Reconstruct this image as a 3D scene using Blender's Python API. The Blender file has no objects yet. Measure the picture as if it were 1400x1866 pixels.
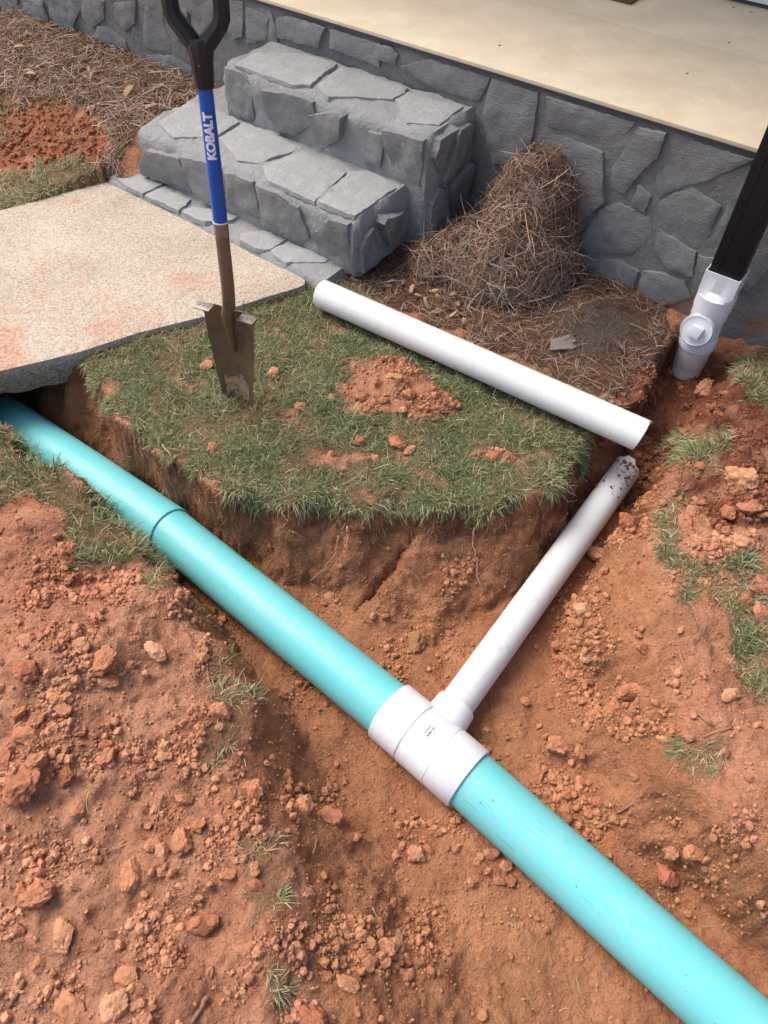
import bpy, bmesh, math, random
import numpy as np
from mathutils import Vector, Matrix
from mathutils.geometry import delaunay_2d_cdt

R = math.radians
random.seed(7)
rng = np.random.default_rng(11)
scene = bpy.context.scene
COL = scene.collection

# ------------------------------------------------------------------ camera, sky, sun, exposure
CAM_H, PITCH, FPX = 1.75, 52.5, 1330.0          # eye height, degrees below the horizon, focal length for a 1400 px wide frame
cam_d = bpy.data.cameras.new('camera'); cam = bpy.data.objects.new('camera', cam_d); COL.objects.link(cam)
cam.location = (0, 0, CAM_H); cam.rotation_euler = (R(90 - PITCH), 0, 0)
cam_d.sensor_fit = 'HORIZONTAL'; cam_d.sensor_width = 36; cam_d.lens = 36 * FPX / 1400
cam_d.clip_start = 0.02; cam_d.clip_end = 500
scene.camera = cam

SUN_DIR = Vector((-0.60, 0.38, 1.05)).normalized()   # towards the sun: high, from the left of the path
world = bpy.data.worlds.new('World'); scene.world = world; world.use_nodes = True
wn = world.node_tree; wn.nodes.clear()
sky = wn.nodes.new('ShaderNodeTexSky'); sky.sky_type = 'NISHITA'; sky.sun_disc = False
sky.sun_elevation = math.asin(SUN_DIR.z); sky.sun_rotation = math.atan2(SUN_DIR.x, SUN_DIR.y)
sky.air_density = 0.7; sky.dust_density = 5.0; sky.ozone_density = 1.0
bg = wn.nodes.new('ShaderNodeBackground'); bg.inputs['Strength'].default_value = 0.15
wo = wn.nodes.new('ShaderNodeOutputWorld')
wn.links.new(sky.outputs[0], bg.inputs[0]); wn.links.new(bg.outputs[0], wo.inputs[0])
sun_d = bpy.data.lights.new('sun', 'SUN'); sun_d.energy = 0.98; sun_d.angle = R(34); sun_d.color = (1.0, 0.965, 0.92)
sun = bpy.data.objects.new('sun', sun_d); COL.objects.link(sun); sun.location = (-3, 1, 6)
sun.rotation_euler = SUN_DIR.to_track_quat('Z', 'Y').to_euler()
scene.view_settings.view_transform = 'Standard'; scene.view_settings.look = 'None'
scene.view_settings.gamma = 1; scene.view_settings.use_curve_mapping = False
scene.view_settings.exposure = 0.95

# ------------------------------------------------------------------ layout maths
pt = R(PITCH)
FW = np.array([0, math.cos(pt), -math.sin(pt)]); RT = np.array([1.0, 0, 0]); UP = np.cross(RT, FW); EYE = np.array([0, 0, CAM_H])
def ray(x, y): return FW * FPX + (x - 700) * RT - (y - 933) * UP
def at(x, y, z=0.0):
    d = ray(x, y); return EYE + d * ((z - CAM_H) / d[2])
def on(x, y, p0, n):
    d = ray(x, y); return EYE + d * (((p0 - EYE) @ n) / (d @ n))
def toframe(P):
    v = P - EYE; dep = v @ FW; dep = np.where(np.abs(dep) < 1e-6, 1e-6, dep)
    return 700 + FPX * (v @ RT) / dep, 933 - FPX * (v @ UP) / dep, dep
# the porch wall's own frame: s along the wall, t out of the wall, z up
WA = R(-37.5)
WP = at(1215, 560, -0.05); WP = np.array([WP[0], WP[1], 0.0])
WE = np.array([math.cos(WA), math.sin(WA), 0]); WN = np.array([math.sin(WA), -math.cos(WA), 0]); ZZ = np.array([0, 0, 1.0])
def wall(s, t, z): return WP + WE * s + WN * t + ZZ * z
def S(r, g, b):
    def l(c):
        c /= 255.0; return c / 12.92 if c <= 0.04045 else ((c + 0.055) / 1.055) ** 2.4
    return np.array([l(r), l(g), l(b)])

# ------------------------------------------------------------------ noise
def _h(ix, iy, iz, seed):
    n = (ix * 374761393 + iy * 668265263 + iz * 2147483647 + seed * 1274126177) & 0xFFFFFFFF
    n = ((n ^ (n >> 13)) * 1274126177) & 0xFFFFFFFF
    n = ((n ^ (n >> 16)) * 2246822519) & 0xFFFFFFFF
    return (n ^ (n >> 15)) & 0xFFFFFFFF
def perlin(P, freq, seed=0):
    Q = np.asarray(P, float) * freq; I = np.floor(Q).astype(np.int64); F = Q - I
    U = F * F * F * (F * (F * 6 - 15) + 10); out = 0
    for dx in (0, 1):
        wx = U[:, 0] if dx else 1 - U[:, 0]
        for dy in (0, 1):
            wy = U[:, 1] if dy else 1 - U[:, 1]
            for dz in (0, 1):
                wz = U[:, 2] if dz else 1 - U[:, 2]
                h = _h(I[:, 0] + dx, I[:, 1] + dy, I[:, 2] + dz, seed)
                g1 = (h & 1023) / 511.5 - 1; g2 = ((h >> 10) & 1023) / 511.5 - 1; g3 = ((h >> 20) & 1023) / 511.5 - 1
                out = out + wx * wy * wz * (g1 * (F[:, 0] - dx) + g2 * (F[:, 1] - dy) + g3 * (F[:, 2] - dz))
    return out * 1.4
def fbm(P, freq, oct=3, seed=0, gain=0.5):
    a, o = 1.0, 0
    for k in range(oct):
        o = o + a * perlin(P, freq * 2.03 ** k, seed + k * 17); a *= gain
    return o
def sm(a, b, x):
    t = np.clip((x - a) / (b - a), 0, 1); return t * t * (3 - 2 * t)
def inpoly(px, py, poly):
    poly = np.asarray(poly, float); c = np.zeros(px.shape, bool); n = len(poly); j = n - 1
    for i in range(n):
        xi, yi = poly[i]; xj, yj = poly[j]
        if yi != yj:
            c ^= ((yi > py) != (yj > py)) & (px < (xj - xi) * (py - yi) / (yj - yi) + xi)
        j = i
    return c
def dpoly(px, py, poly):
    poly = np.asarray(poly, float); d = np.full(px.shape, 1e9); n = len(poly)
    for i in range(n):
        a = poly[i]; b = poly[(i + 1) % n]; e = b - a; L = e @ e + 1e-12
        t = np.clip(((px - a[0]) * e[0] + (py - a[1]) * e[1]) / L, 0, 1)
        d = np.minimum(d, np.hypot(px - a[0] - t * e[0], py - a[1] - t * e[1]))
    return d

# ------------------------------------------------------------------ object helpers
BASE = {}
def tag(o, label=None, cat=None, group=None, kind=None):
    if label: o['label'] = label
    if cat: o['category'] = cat
    if group: o['group'] = group
    if kind: o['kind'] = kind
    return o
def thing(name, label, cat, loc=(0, 0, 0), group=None):
    o = bpy.data.objects.new(name, None); COL.objects.link(o); o.location = tuple(loc); o.empty_display_size = 0.05
    BASE[o] = np.array(loc, float); return tag(o, label, cat, group)
def fast_mesh(name, V, T, cols=None, smooth=True):
    me = bpy.data.meshes.new(name); V = np.asarray(V, np.float32); T = np.asarray(T, np.int32); k = T.shape[1]
    me.vertices.add(len(V)); me.vertices.foreach_set('co', V.ravel())
    me.loops.add(T.size); me.loops.foreach_set('vertex_index', T.ravel())
    me.polygons.add(len(T)); me.polygons.foreach_set('loop_start', np.arange(0, T.size, k, dtype=np.int32))
    try: me.polygons.foreach_set('loop_total', np.full(len(T), k, np.int32))
    except Exception: pass
    me.polygons.foreach_set('use_smooth', np.full(len(T), smooth, bool))
    if cols is not None:
        a = me.attributes.new('albedo', 'FLOAT_COLOR', 'POINT')
        c = np.ones((len(V), 4), np.float32); c[:, :3] = cols; a.data.foreach_set('color', c.ravel())
    me.update(calc_edges=True); return me
def link(name, me, mat, parent=None):
    o = bpy.data.objects.new(name, me); COL.objects.link(o)
    if mat and not me.materials: me.materials.append(mat)
    if parent:
        o.parent = parent; BASE[o] = BASE[parent]
    else: BASE[o] = np.zeros(3)
    return o
def obj(name, V, F, mat, parent=None, smooth=True, sharp=None, base=None):
    """world-space vertices; a child is stored relative to its thing's base"""
    V = np.asarray(V, float)
    b = BASE[parent] if parent else (np.array(base, float) if base is not None else np.zeros(3))
    me = bpy.data.meshes.new(name); me.from_pydata([tuple(v) for v in (V - b)], [], [tuple(int(i) for i in f) for f in F]); me.update()
    bm = bmesh.new(); bm.from_mesh(me); bmesh.ops.recalc_face_normals(bm, faces=bm.faces); bm.to_mesh(me); bm.free()
    if smooth:
        me.shade_smooth()
        if sharp: me.set_sharp_from_angle(angle=R(sharp))
    o = link(name, me, mat, parent)
    if not parent and base is not None:
        o.location = tuple(b); BASE[o] = b
    return o
def frame_of(axis):
    a = np.asarray(axis, float); a = a / np.linalg.norm(a)
    u = np.cross(a, ZZ) if abs(a[2]) < 0.95 else np.cross(a, np.array([1.0, 0, 0])); u /= np.linalg.norm(u)
    return a, u, np.cross(u, a)
def lathe(A, axis, prof, n=48, closed=False):
    """prof: (distance along axis, radius) rings"""
    a, u, v = frame_of(axis); A = np.asarray(A, float); V = []; F = []
    for d, r in prof:
        for k in range(n):
            q = 2 * math.pi * k / n; V.append(A + a * d + (u * math.cos(q) + v * math.sin(q)) * r)
    m = len(prof); top = m if closed else m - 1
    for i in range(top):
        j = (i + 1) % m
        for k in range(n):
            l = (k + 1) % n; F.append((i * n + k, i * n + l, j * n + l, j * n + k))
    return V, F
def tube_prof(L, r, th=0.006, c=0.0015):
    return [(0, r - th), (0, r - c), (c, r), (L - c, r), (L, r - c), (L, r - th)]
def box(c, ax, ay, az, hx, hy, hz, bev=0.0):
    bm = bmesh.new(); bmesh.ops.create_cube(bm, size=2)
    if bev:
        bmesh.ops.scale(bm, vec=(hx, hy, hz), verts=bm.verts)
        bmesh.ops.bevel(bm, geom=bm.edges[:], offset=bev, segments=2, affect='EDGES', profile=0.6)
        bmesh.ops.scale(bm, vec=(1 / hx, 1 / hy, 1 / hz), verts=bm.verts)
    bm.verts.index_update(); c = np.asarray(c, float)
    V = [c + np.asarray(ax) * v.co.x * hx + np.asarray(ay) * v.co.y * hy + np.asarray(az) * v.co.z * hz for v in bm.verts]
    F = [[v.index for v in f.verts] for f in bm.faces]; bm.free(); return V, F
def sweep(path, rad, n=12, cap=True, flat=1.0, ph=0.0):
    path = [np.asarray(p, float) for p in path]; m = len(path)
    if np.isscalar(rad): rad = [rad] * m
    V = []; F = []; ref = None
    for i, p in enumerate(path):
        d = path[min(i + 1, m - 1)] - path[max(i - 1, 0)]; d /= np.linalg.norm(d)
        if ref is None: ref = frame_of(d)[1]
        u = ref - d * (ref @ d); u /= np.linalg.norm(u); ref = u; v = np.cross(d, u)
        for k in range(n):
            q = 2 * math.pi * k / n + ph; V.append(p + u * math.cos(q) * rad[i] + v * math.sin(q) * rad[i] * flat)
    for i in range(m - 1):
        for k in range(n):
            l = (k + 1) % n; F.append((i * n + k, i * n + l, (i + 1) * n + l, (i + 1) * n + k))
    if cap: F.append(tuple(range(n))[::-1]); F.append(tuple(range((m - 1) * n, m * n)))
    return V, F
def join(*parts):
    V = []; F = []
    for v, f in parts:
        o = len(V); V += list(v); F += [tuple(i + o for i in q) for q in f]
    return V, F

# ------------------------------------------------------------------ materials
class NT:
    def __init__(s, name):
        s.m = bpy.data.materials.new(name); s.m.use_nodes = True; s.t = s.m.node_tree; s.t.nodes.clear()
        s.out = s.n('ShaderNodeOutputMaterial'); s.b = s.n('ShaderNodeBsdfPrincipled'); s.l(s.b.outputs[0], s.out.inputs[0])
    def n(s, k): return s.t.nodes.new(k)
    def l(s, a, b): s.t.links.new(a, b)
    def coord(s, kind='Object'): return s.n('ShaderNodeTexCoord').outputs[kind]
    def noise(s, scale, detail=4, rough=0.55, vec=None, dist=0):
        t = s.n('ShaderNodeTexNoise'); t.inputs['Scale'].default_value = scale; t.inputs['Detail'].default_value = detail
        t.inputs['Roughness'].default_value = rough; t.inputs['Distortion'].default_value = dist
        s.l(vec if vec else s.coord(), t.inputs['Vector']); return t
    def vor(s, scale, feat='F1', vec=None):
        t = s.n('ShaderNodeTexVoronoi'); t.feature = feat; t.inputs['Scale'].default_value = scale
        s.l(vec if vec else s.coord(), t.inputs['Vector']); return t
    def ramp(s, fac, stops):
        r = s.n('ShaderNodeValToRGB'); e = r.color_ramp.elements
        while len(e) < len(stops): e.new(0.5)
        for el, (p, c) in zip(e, stops):
            el.position = p; el.color = (*c, 1) if not np.isscalar(c) else (c, c, c, 1)
        s.l(fac, r.inputs[0]); return r.outputs[0]
    def mix(s, fac, a, b, mode='MIX'):
        x = s.n('ShaderNodeMix'); x.data_type = 'RGBA'; x.blend_type = mode; x.clamp_factor = True
        for v, i in ((fac, 0), (a, 6), (b, 7)):
            if hasattr(v, 'links'): s.l(v, x.inputs[i])
            else: x.inputs[i].default_value = (*v, 1) if i else v
        return x.outputs[2]
    def math(s, op, a, b=None):
        x = s.n('ShaderNodeMath'); x.operation = op
        for v, i in ((a, 0), (b, 1)):
            if v is None: continue
            if hasattr(v, 'links'): s.l(v, x.inputs[i])
            else: x.inputs[i].default_value = v
        return x.outputs[0]
    def bump(s, h, strength, dist, prev=None):
        b = s.n('ShaderNodeBump'); b.inputs['Strength'].default_value = strength; b.inputs['Distance'].default_value = dist
        s.l(h, b.inputs['Height'])
        if prev: s.l(prev, b.inputs['Normal'])
        return b.outputs[0]
    def attr(s, name='albedo'):
        a = s.n('ShaderNodeAttribute'); a.attribute_name = name; return a.outputs['Color']
    def set(s, color=None, rough=None, normal=None, spec=None, metal=None):
        for v, k in ((color, 'Base Color'), (rough, 'Roughness'), (normal, 'Normal'), (spec, 'Specular IOR Level'), (metal, 'Metallic')):
            if v is None: continue
            if hasattr(v, 'links'): s.l(v, s.b.inputs[k])
            else: s.b.inputs[k].default_value = (*v, 1) if k == 'Base Color' else v
        return s.m

def m_soil(name, attr=True, base=None):
    t = NT(name)
    c = t.attr() if attr else None
    n1 = t.noise(9, 5, 0.6); n2 = t.noise(70, 5, 0.65); n3 = t.noise(320, 4, 0.7); v = t.vor(130); v2 = t.vor(58)
    f1 = t.ramp(n1.outputs[0], [(0.3, 0.80), (0.7, 1.18)]); f2 = t.ramp(n2.outputs[0], [(0.3, 0.82), (0.72, 1.2)])
    c = t.mix(1, c, f1, 'MULTIPLY'); c = t.mix(1, c, f2, 'MULTIPLY')
    fl = t.ramp(n3.outputs[0], [(0.69, 0.0), (0.76, 1.0)]); c = t.mix(t.math('MULTIPLY', fl, 0.4), c, tuple(S(214, 168, 130)))
    b = t.bump(n2.outputs[0], 0.7, 0.014); b = t.bump(v2.outputs['Distance'], 0.35, -0.010, b); b = t.bump(v.outputs['Distance'], 0.6, -0.006, b); b = t.bump(n3.outputs[0], 0.9, 0.004, b)
    return t.set(c, 0.95, b, 0.15)
def m_clod():
    t = NT('clay clod'); oi = t.n('ShaderNodeObjectInfo')
    c = t.ramp(oi.outputs['Random'], [(0, tuple(S(160, 102, 75))), (0.35, tuple(S(182, 130, 98))), (0.7, tuple(S(170, 112, 82))), (1, tuple(S(200, 152, 116)))])
    g = t.coord('Object'); n1 = t.noise(2.6, 5, 0.6, g); n2 = t.noise(14, 5, 0.7, g)
    c = t.mix(1, c, t.ramp(n1.outputs[0], [(0.3, 0.75), (0.7, 1.2)]), 'MULTIPLY'); c = t.mix(1, c, t.ramp(n2.outputs[0], [(0.3, 0.8), (0.7, 1.2)]), 'MULTIPLY')
    b = t.bump(n1.outputs[0], 0.5, 0.004); b = t.bump(n2.outputs[0], 0.8, 0.0022, b)
    return t.set(c, 0.95, b, 0.15)
def m_attr(name, rough=0.6, spec=0.3, var=0.0):
    t = NT(name); c = t.attr()
    if var: c = t.mix(1, c, t.ramp(t.noise(60, 3).outputs[0], [(0.3, 1 - var), (0.7, 1 + var)]), 'MULTIPLY')
    return t.set(c, rough, None, spec)
def m_grass():
    t = NT('grass blades'); c = t.attr(); t.set(c, 0.55, None, 0.25)
    tr = t.n('ShaderNodeBsdfTranslucent'); t.l(c, tr.inputs[0]); mx = t.n('ShaderNodeMixShader'); mx.inputs[0].default_value = 0.22
    t.l(t.b.outputs[0], mx.inputs[1]); t.l(tr.outputs[0], mx.inputs[2]); t.l(mx.outputs[0], t.out.inputs[0]); return t.m
def m_stone(name, col, dark, scuff, amount):
    t = NT(name); n0 = t.noise(2.2, 4, 0.6); n1 = t.noise(14, 6, 0.6, dist=0.6); n2 = t.noise(90, 5, 0.65); mp = t.n('ShaderNodeMapping')
    mp.inputs['Scale'].default_value = (1, 1, 3.5); t.l(t.coord(), mp.inputs[0]); n3 = t.noise(28, 5, 0.62, mp.outputs[0], 1.2)
    c = t.mix(n0.outputs[0], col, dark); c = t.mix(t.math('MULTIPLY', t.ramp(n1.outputs[0], [(0.52, 0.0), (0.72, 1.0)]), amount), c, scuff)
    c = t.mix(1, c, t.ramp(n2.outputs[0], [(0.3, 0.88), (0.7, 1.1)]), 'MULTIPLY')
    b = t.bump(n3.outputs[0], 0.5, 0.010); b = t.bump(n1.outputs[0], 0.45, 0.010, b); b = t.bump(n2.outputs[0], 0.4, 0.002, b)
    return t.set(c, 0.72, b, 0.3)
def m_mortar(name, col, dark, stain):
    t = NT(name); n0 = t.noise(5, 5, 0.6); n1 = t.noise(30, 5, 0.65); n2 = t.noise(170, 4, 0.7)
    c = t.mix(n0.outputs[0], col, dark)
    sep = t.n('ShaderNodeSeparateXYZ'); t.l(t.coord(), sep.inputs[0])      # splashed clay along the foot of the wall
    lowz = t.math('MULTIPLY', t.math('SUBTRACT', 0.10, sep.outputs[2]), 8.0); k = t.math('MULTIPLY', lowz, t.ramp(n0.outputs[0], [(0.5, 0.0), (0.66, 1.0)]))
    c = t.mix(k, c, stain) if stain is not None else c
    b = t.bump(n1.outputs[0], 0.8, 0.016); b = t.bump(n2.outputs[0], 0.7, 0.003, b)
    return t.set(c, 0.85, b, 0.2)
def m_concrete():
    t = NT('exposed aggregate concrete'); v = t.vor(210); v2 = t.vor(90); n0 = t.noise(3, 5, 0.6); n1 = t.noise(420, 3, 0.6)
    sep = t.n('ShaderNodeSeparateColor'); t.l(v.outputs['Color'], sep.inputs[0])
    peb = t.ramp(sep.outputs[0], [(0.0, tuple(S(96, 78, 64))), (0.2, tuple(S(156, 138, 118))), (0.5, tuple(S(190, 176, 158))), (0.85, tuple(S(212, 202, 188))), (1, tuple(S(164, 128, 98)))])
    c = t.mix(0.45, peb, t.attr()); c = t.mix(1, c, t.ramp(n0.outputs[0], [(0.3, 0.86), (0.7, 1.08)]), 'MULTIPLY')
    sp = t.ramp(n1.outputs[0], [(0.30, 1.0), (0.36, 0.0)]); c = t.mix(t.math('MULTIPLY', sp, 0.6), c, tuple(S(92, 74, 58)))
    b = t.bump(v.outputs['Distance'], 0.6, 0.003); b = t.bump(n1.outputs[0], 0.5, 0.002, b)
    return t.set(c, 0.9, b, 0.2)
def m_plastic(name, col, dirt, damt, rough=0.38, marks=None):
    t = NT(name); n0 = t.noise(6, 5, 0.65); n1 = t.noise(45, 6, 0.7); mp = t.n('ShaderNodeMapping'); c = col
    k = t.math('MULTIPLY', t.ramp(n1.outputs[0], [(0.46, 0.0), (0.70, 1.0)]), t.ramp(n0.outputs[0], [(0.40, 0.0), (0.62, 1.0)]))
    c = t.mix(t.math('MULTIPLY', k, damt), c, dirt)
    c = t.mix(1, c, t.ramp(t.noise(3, 3).outputs[0], [(0.3, 0.95), (0.7, 1.03)]), 'MULTIPLY')
    if marks is not None:   # printed dashes and scuffs that run along the pipe (local X is the pipe's axis)
        mp.inputs['Scale'].default_value = (9, 260, 260); t.l(t.coord(), mp.inputs[0]); nn = t.noise(1.0, 2, 0.5, mp.outputs[0])
        big = t.noise(7, 3, 0.6); kk = t.math('MULTIPLY', t.ramp(nn.outputs[0], [(0.66, 0.0), (0.70, 1.0)]), t.ramp(big.outputs[0], [(0.52, 0.0), (0.60, 1.0)]))
        c = t.mix(t.math('MULTIPLY', kk, 0.55), c, marks)
    b = t.bump(n1.outputs[0], 0.06, 0.002)
    return t.set(c, t.ramp(n1.outputs[0], [(0.3, rough - 0.05), (0.7, rough + 0.12)]), b, 0.45)
def m_plain(name, col, rough=0.5, metal=0.0, spec=0.4, nscale=40, amt=0.12, bump=0.15, col2=None, thr=(0.45, 0.62)):
    t = NT(name); n = t.noise(nscale, 5, 0.65); c = t.mix(1, col, t.ramp(n.outputs[0], [(0.3, 1 - amt), (0.7, 1 + amt)]), 'MULTIPLY')
    if col2 is not None: c = t.mix(t.ramp(t.noise(nscale * 0.45, 6, 0.7).outputs[0], [(thr[0], 0.0), (thr[1], 1.0)]), c, col2)
    return t.set(c, rough, t.bump(n.outputs[0], bump, 0.002), spec, metal)

M = dict(
    soil=m_soil('red clay soil'), clod=m_clod(), crumb=m_attr('soil crumbs', 0.95, 0.1, 0.12), grass=m_grass(), straw=m_attr('pine straw needles', 0.7, 0.2),
    stone=m_stone('grey painted wall stone', tuple(S(132, 133, 130)), tuple(S(117, 119, 118)), tuple(S(148, 147, 143)), 0.5),
    face=m_stone('grey step face stone', tuple(S(136, 137, 134)), tuple(S(118, 119, 118)), tuple(S(154, 152, 148)), 0.5),
    flag=m_stone('sunlit worn grey tread stone', tuple(S(160, 161, 158)), tuple(S(142, 143, 142)), tuple(S(176, 174, 169)), 0.5),  # treads coloured lighter for light from above, besides dust and wear
    mortar=m_mortar('grey painted mortar', tuple(S(131, 131, 127)), tuple(S(115, 116, 113)), tuple(S(150, 100, 60))),
    smortar=m_mortar('grey step mortar', tuple(S(154, 155, 152)), tuple(S(136, 137, 136)), None),
    concrete=m_concrete(),
    teal=m_plastic('teal sewer pipe', tuple(S(106, 194, 197)), tuple(S(176, 146, 122)), 0.30, 0.40, tuple(S(60, 110, 112))),
    white=m_plastic('white pipe', tuple(S(206, 210, 210)), tuple(S(186, 158, 132)), 0.45, 0.40, tuple(S(130, 134, 140))),
    fitting=m_plastic('white pipe fitting', tuple(S(218, 222, 224)), tuple(S(190, 162, 138)), 0.22, 0.36),
    loosewhite=m_plastic('clean white pipe', tuple(S(212, 214, 209)), tuple(S(186, 170, 148)), 0.35, 0.42),
    black=m_plain('black painted metal', tuple(S(22, 22, 24)), 0.45, amt=0.25, bump=0.05),
    grip=m_plain('black moulded plastic', tuple(S(30, 31, 33)), 0.5, amt=0.2, nscale=120, bump=0.1),
    blue=m_plain('blue fibreglass shaft', tuple(S(14, 84, 168)), 0.32, amt=0.12, nscale=18, bump=0.03),
    steel=m_plain('muddy tool steel', tuple(S(116, 99, 80)), 0.5, 0.35, 0.4, 30, 0.25, 0.2, tuple(S(126, 102, 77))),
    bare=m_plain('scraped bare steel', tuple(S(146, 136, 126)), 0.45, 0.6, 0.5, 60, 0.2, 0.1),
    tip=m_plain('worn blade tip', tuple(S(116, 104, 122)), 0.5, 0.4, 0.4, 90, 0.25, 0.2, tuple(S(196, 160, 122)), (0.40, 0.5)),
    band=m_plain('tan metal band', tuple(S(138, 130, 120)), 0.35, 0.8, 0.5, 60, 0.15, 0.05),
    ink=m_plain('grey ink', tuple(S(86, 90, 100)), 0.7, amt=0.2), letter=m_plain('white lettering', tuple(S(226, 230, 236)), 0.5, amt=0.08),
    ply=m_plain('tan porch sheet', tuple(S(216, 203, 174)), 0.6, 0, 0.3, 7, 0.09, 0.05, tuple(S(206, 191, 162))),
    siding=m_plain('white painted siding', tuple(S(214, 218, 222)), 0.6, amt=0.04), shadowgap=m_plain('dark grey painted shadow', tuple(S(70, 72, 76)), 0.6),  # dark grey stands in for shade in the porch and trim gaps
    mat=m_plain('brown coir mat', tuple(S(110, 80, 54)), 0.95, 0, 0.1, 220, 0.35, 0.8), wood=m_plain('painted post', tuple(S(212, 212, 208)), 0.6, amt=0.05),
    bark=m_plain('dry stick', tuple(S(142, 106, 82)), 0.9, 0, 0.15, 90, 0.3, 0.4), root=m_plain('pale root', tuple(S(176, 138, 104)), 0.85, 0, 0.15, 120, 0.25, 0.3),
    leaf=m_plain('dry leaf', tuple(S(176, 146, 118)), 0.75, 0, 0.2, 60, 0.3, 0.3, tuple(S(146, 108, 80))), slate=m_plain('grey scrap', tuple(S(122, 112, 106)), 0.85, 0, 0.2, 70, 0.2, 0.5),
)

# ------------------------------------------------------------------ ground: one sheet with the trenches dug into it
TZ = -0.24                                             # centre height of the teal main
T0, T1 = at(370, 1017, TZ), at(690, 1277.6, TZ)
TD = (T1 - T0) / np.linalg.norm(T1 - T0)
TEE = np.array([0.125, 0.722, TZ])
D0, D1 = at(870, 1435.3, TZ), at(1149.8, 1688.3, TZ); DD = (D1 - D0) / np.linalg.norm(D1 - D0)
FZ = -0.325
def P2(lst, z): return [tuple(at(x, y, z)[:2]) for x, y in lst]
UD0 = at(312, 970, TZ) - at(60, 797, TZ - 0.06); UD0[2] = 0; UD0 /= np.linalg.norm(UD0); far = at(312, 970, TZ) - UD0 * 2.0; far[2] = TZ
J0 = at(312, 970, TZ); BD0 = at(1109.5, 900, -0.215) - TEE; BD0 = BD0 / np.linalg.norm(BD0)
def off(A, D, d, n): q = A + D * d; return (q[0] - D[1] * n, q[1] + D[0] * n)
fl = [off(J0, UD0, -1.2, .10), off(J0, UD0, -0.7, .10), off(J0, UD0, -0.4, .095), off(J0, UD0, -0.15, .09), off(T0, TD, 0.02, .10), off(T0, TD, 0.15, .125), off(T0, TD, 0.3, .17), off(T0, TD, 0.45, .20), off(T0, TD, 0.58, .22),
      off(TEE, BD0, 0.27, .15), off(TEE, BD0, 0.45, .115), off(TEE, BD0, 0.68, .070), off(TEE, BD0, 0.9, .052), off(TEE, BD0, 1.12, .050), off(TEE, BD0, 1.28, .045)] + P2([(1160, 745), (1180, 700), (1205, 672)], -0.21) \
    + P2([(1292, 678), (1268, 730), (1235, 790), (1195, 850)], -0.21) + P2([(1165, 900), (1120, 985)], -0.26) \
    + P2([(1062, 1085), (1010, 1190), (960, 1300), (985, 1390), (1080, 1490), (1200, 1590), (1420, 1770)], -0.30) + [(1.6, -0.35), (1.5, -0.6), (0.55, -0.6)] \
    + P2([(960, 1866), (890, 1760), (800, 1650), (690, 1540), (610, 1440), (545, 1320), (470, 1215), (350, 1085), (255, 1000), (120, 905), (20, 840)], FZ)
nrm = np.array([-UD0[1], UD0[0]])
FLOOR = [tuple(far[:2] - nrm * -0.12)] + fl + [tuple(far[:2] - nrm * 0.14)]
FLOOR[0] = tuple(far[:2] + nrm * 0.13)
RIM = [tuple(far[:2] + nrm * 0.22)] + P2([(95, 650), (150, 652), (184, 726), (255, 790), (350, 848), (385, 880), (425, 903), (478, 882), (530, 915), (595, 895), (650, 922), (715, 900), (785, 932), (845, 912), (900, 925), (950, 900), (1000, 896), (1030, 866), (1040, 830), (1052, 797)], -0.02) \
    + P2([(1110, 760), (1165, 728), (1195, 690), (1212, 640), (1225, 610)], -0.02) + [tuple(wall(0.1, 0.0, 0)[:2]), tuple(wall(0.36, 0.0, 0)[:2])] \
    + P2([(1345, 705), (1300, 760), (1262, 820), (1215, 890), (1195, 940), (1205, 1010), (1225, 1110), (1265, 1190), (1300, 1290), (1330, 1400), (1350, 1480), (1420, 1560)], -0.02) \
    + [(1.9, 0.05), (1.9, -0.9), (0.0, -0.9)] + P2([(505, 1866), (495, 1720), (520, 1630), (480, 1510), (425, 1400), (445, 1300), (400, 1205), (300, 1090), (262, 1015), (225, 955), (145, 885), (55, 822), (0, 782)], 0.0) + [tuple(far[:2] - nrm * 0.24)]
SLAB = P2([(0, 677), (75, 660), (150, 641), (250, 608), (375, 577), (480, 544), (540, 526)], 0.0) + P2([(556, 519), (556, 512), (545, 503), (470, 467), (400, 428), (330, 392), (262, 358), (208, 328)], 0.0) + P2([(100, 357), (0, 385)], 0.0)
SLAB = [(-4.2, 0.55), (-2.2, 1.55)] + SLAB + [(-2.6, 2.45), (-4.2, 1.55)]
FZC = [(*far[:2], -0.46), (*(at(60, 797, TZ)[:2]), -0.395), (*T0[:2], -0.325), (*TEE[:2], -0.325), (*D1[:2], -0.325), (1.2, -0.3, -0.33), (*at(1000, 1000, -.28)[:2], -0.295), (*at(1110, 880, -.25)[:2], -0.265),
       (*at(1185, 800, -.2)[:2], -0.225), (*at(1250, 690, -.2)[:2], -0.20), (*at(1000, 1250, -.3)[:2], -0.30), (*at(1150, 1520, -.28)[:2], -0.285), (*at(720, 1600, -.3)[:2], -0.295), (*at(850, 1800, -.3)[:2], -0.31)]
def idw(x, y, pts):
    w = 0; a = 0
    for px, py, v in pts:
        k = 1 / ((x - px) ** 2 + (y - py) ** 2 + 0.004) ** 1.5; w = w + k; a = a + k * v
    return a / w
def axis_coords(a, b, step, lo, hi, g, g2):
    c = list(np.arange(a, b, step)); d = step; p = c[0]; left = []
    while p > lo: d = min(d * g, 6); p -= d; left.append(p)
    d = step; p = c[-1]; right = []
    while p < hi: d = min(d * g2, 6); p += d; right.append(p)
    return np.array(left[::-1] + c + right)
XS = axis_coords(-1.55, 1.40, 0.0078, -60, 60, 1.035, 1.08); YS = axis_coords(-0.20, 2.62, 0.0078, -60, 60, 1.09, 1.035)
GX, GY = np.meshgrid(XS, YS); gx, gy = GX.ravel(), GY.ravel(); G0 = np.stack([gx, gy, 0 * gx], 1)
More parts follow.
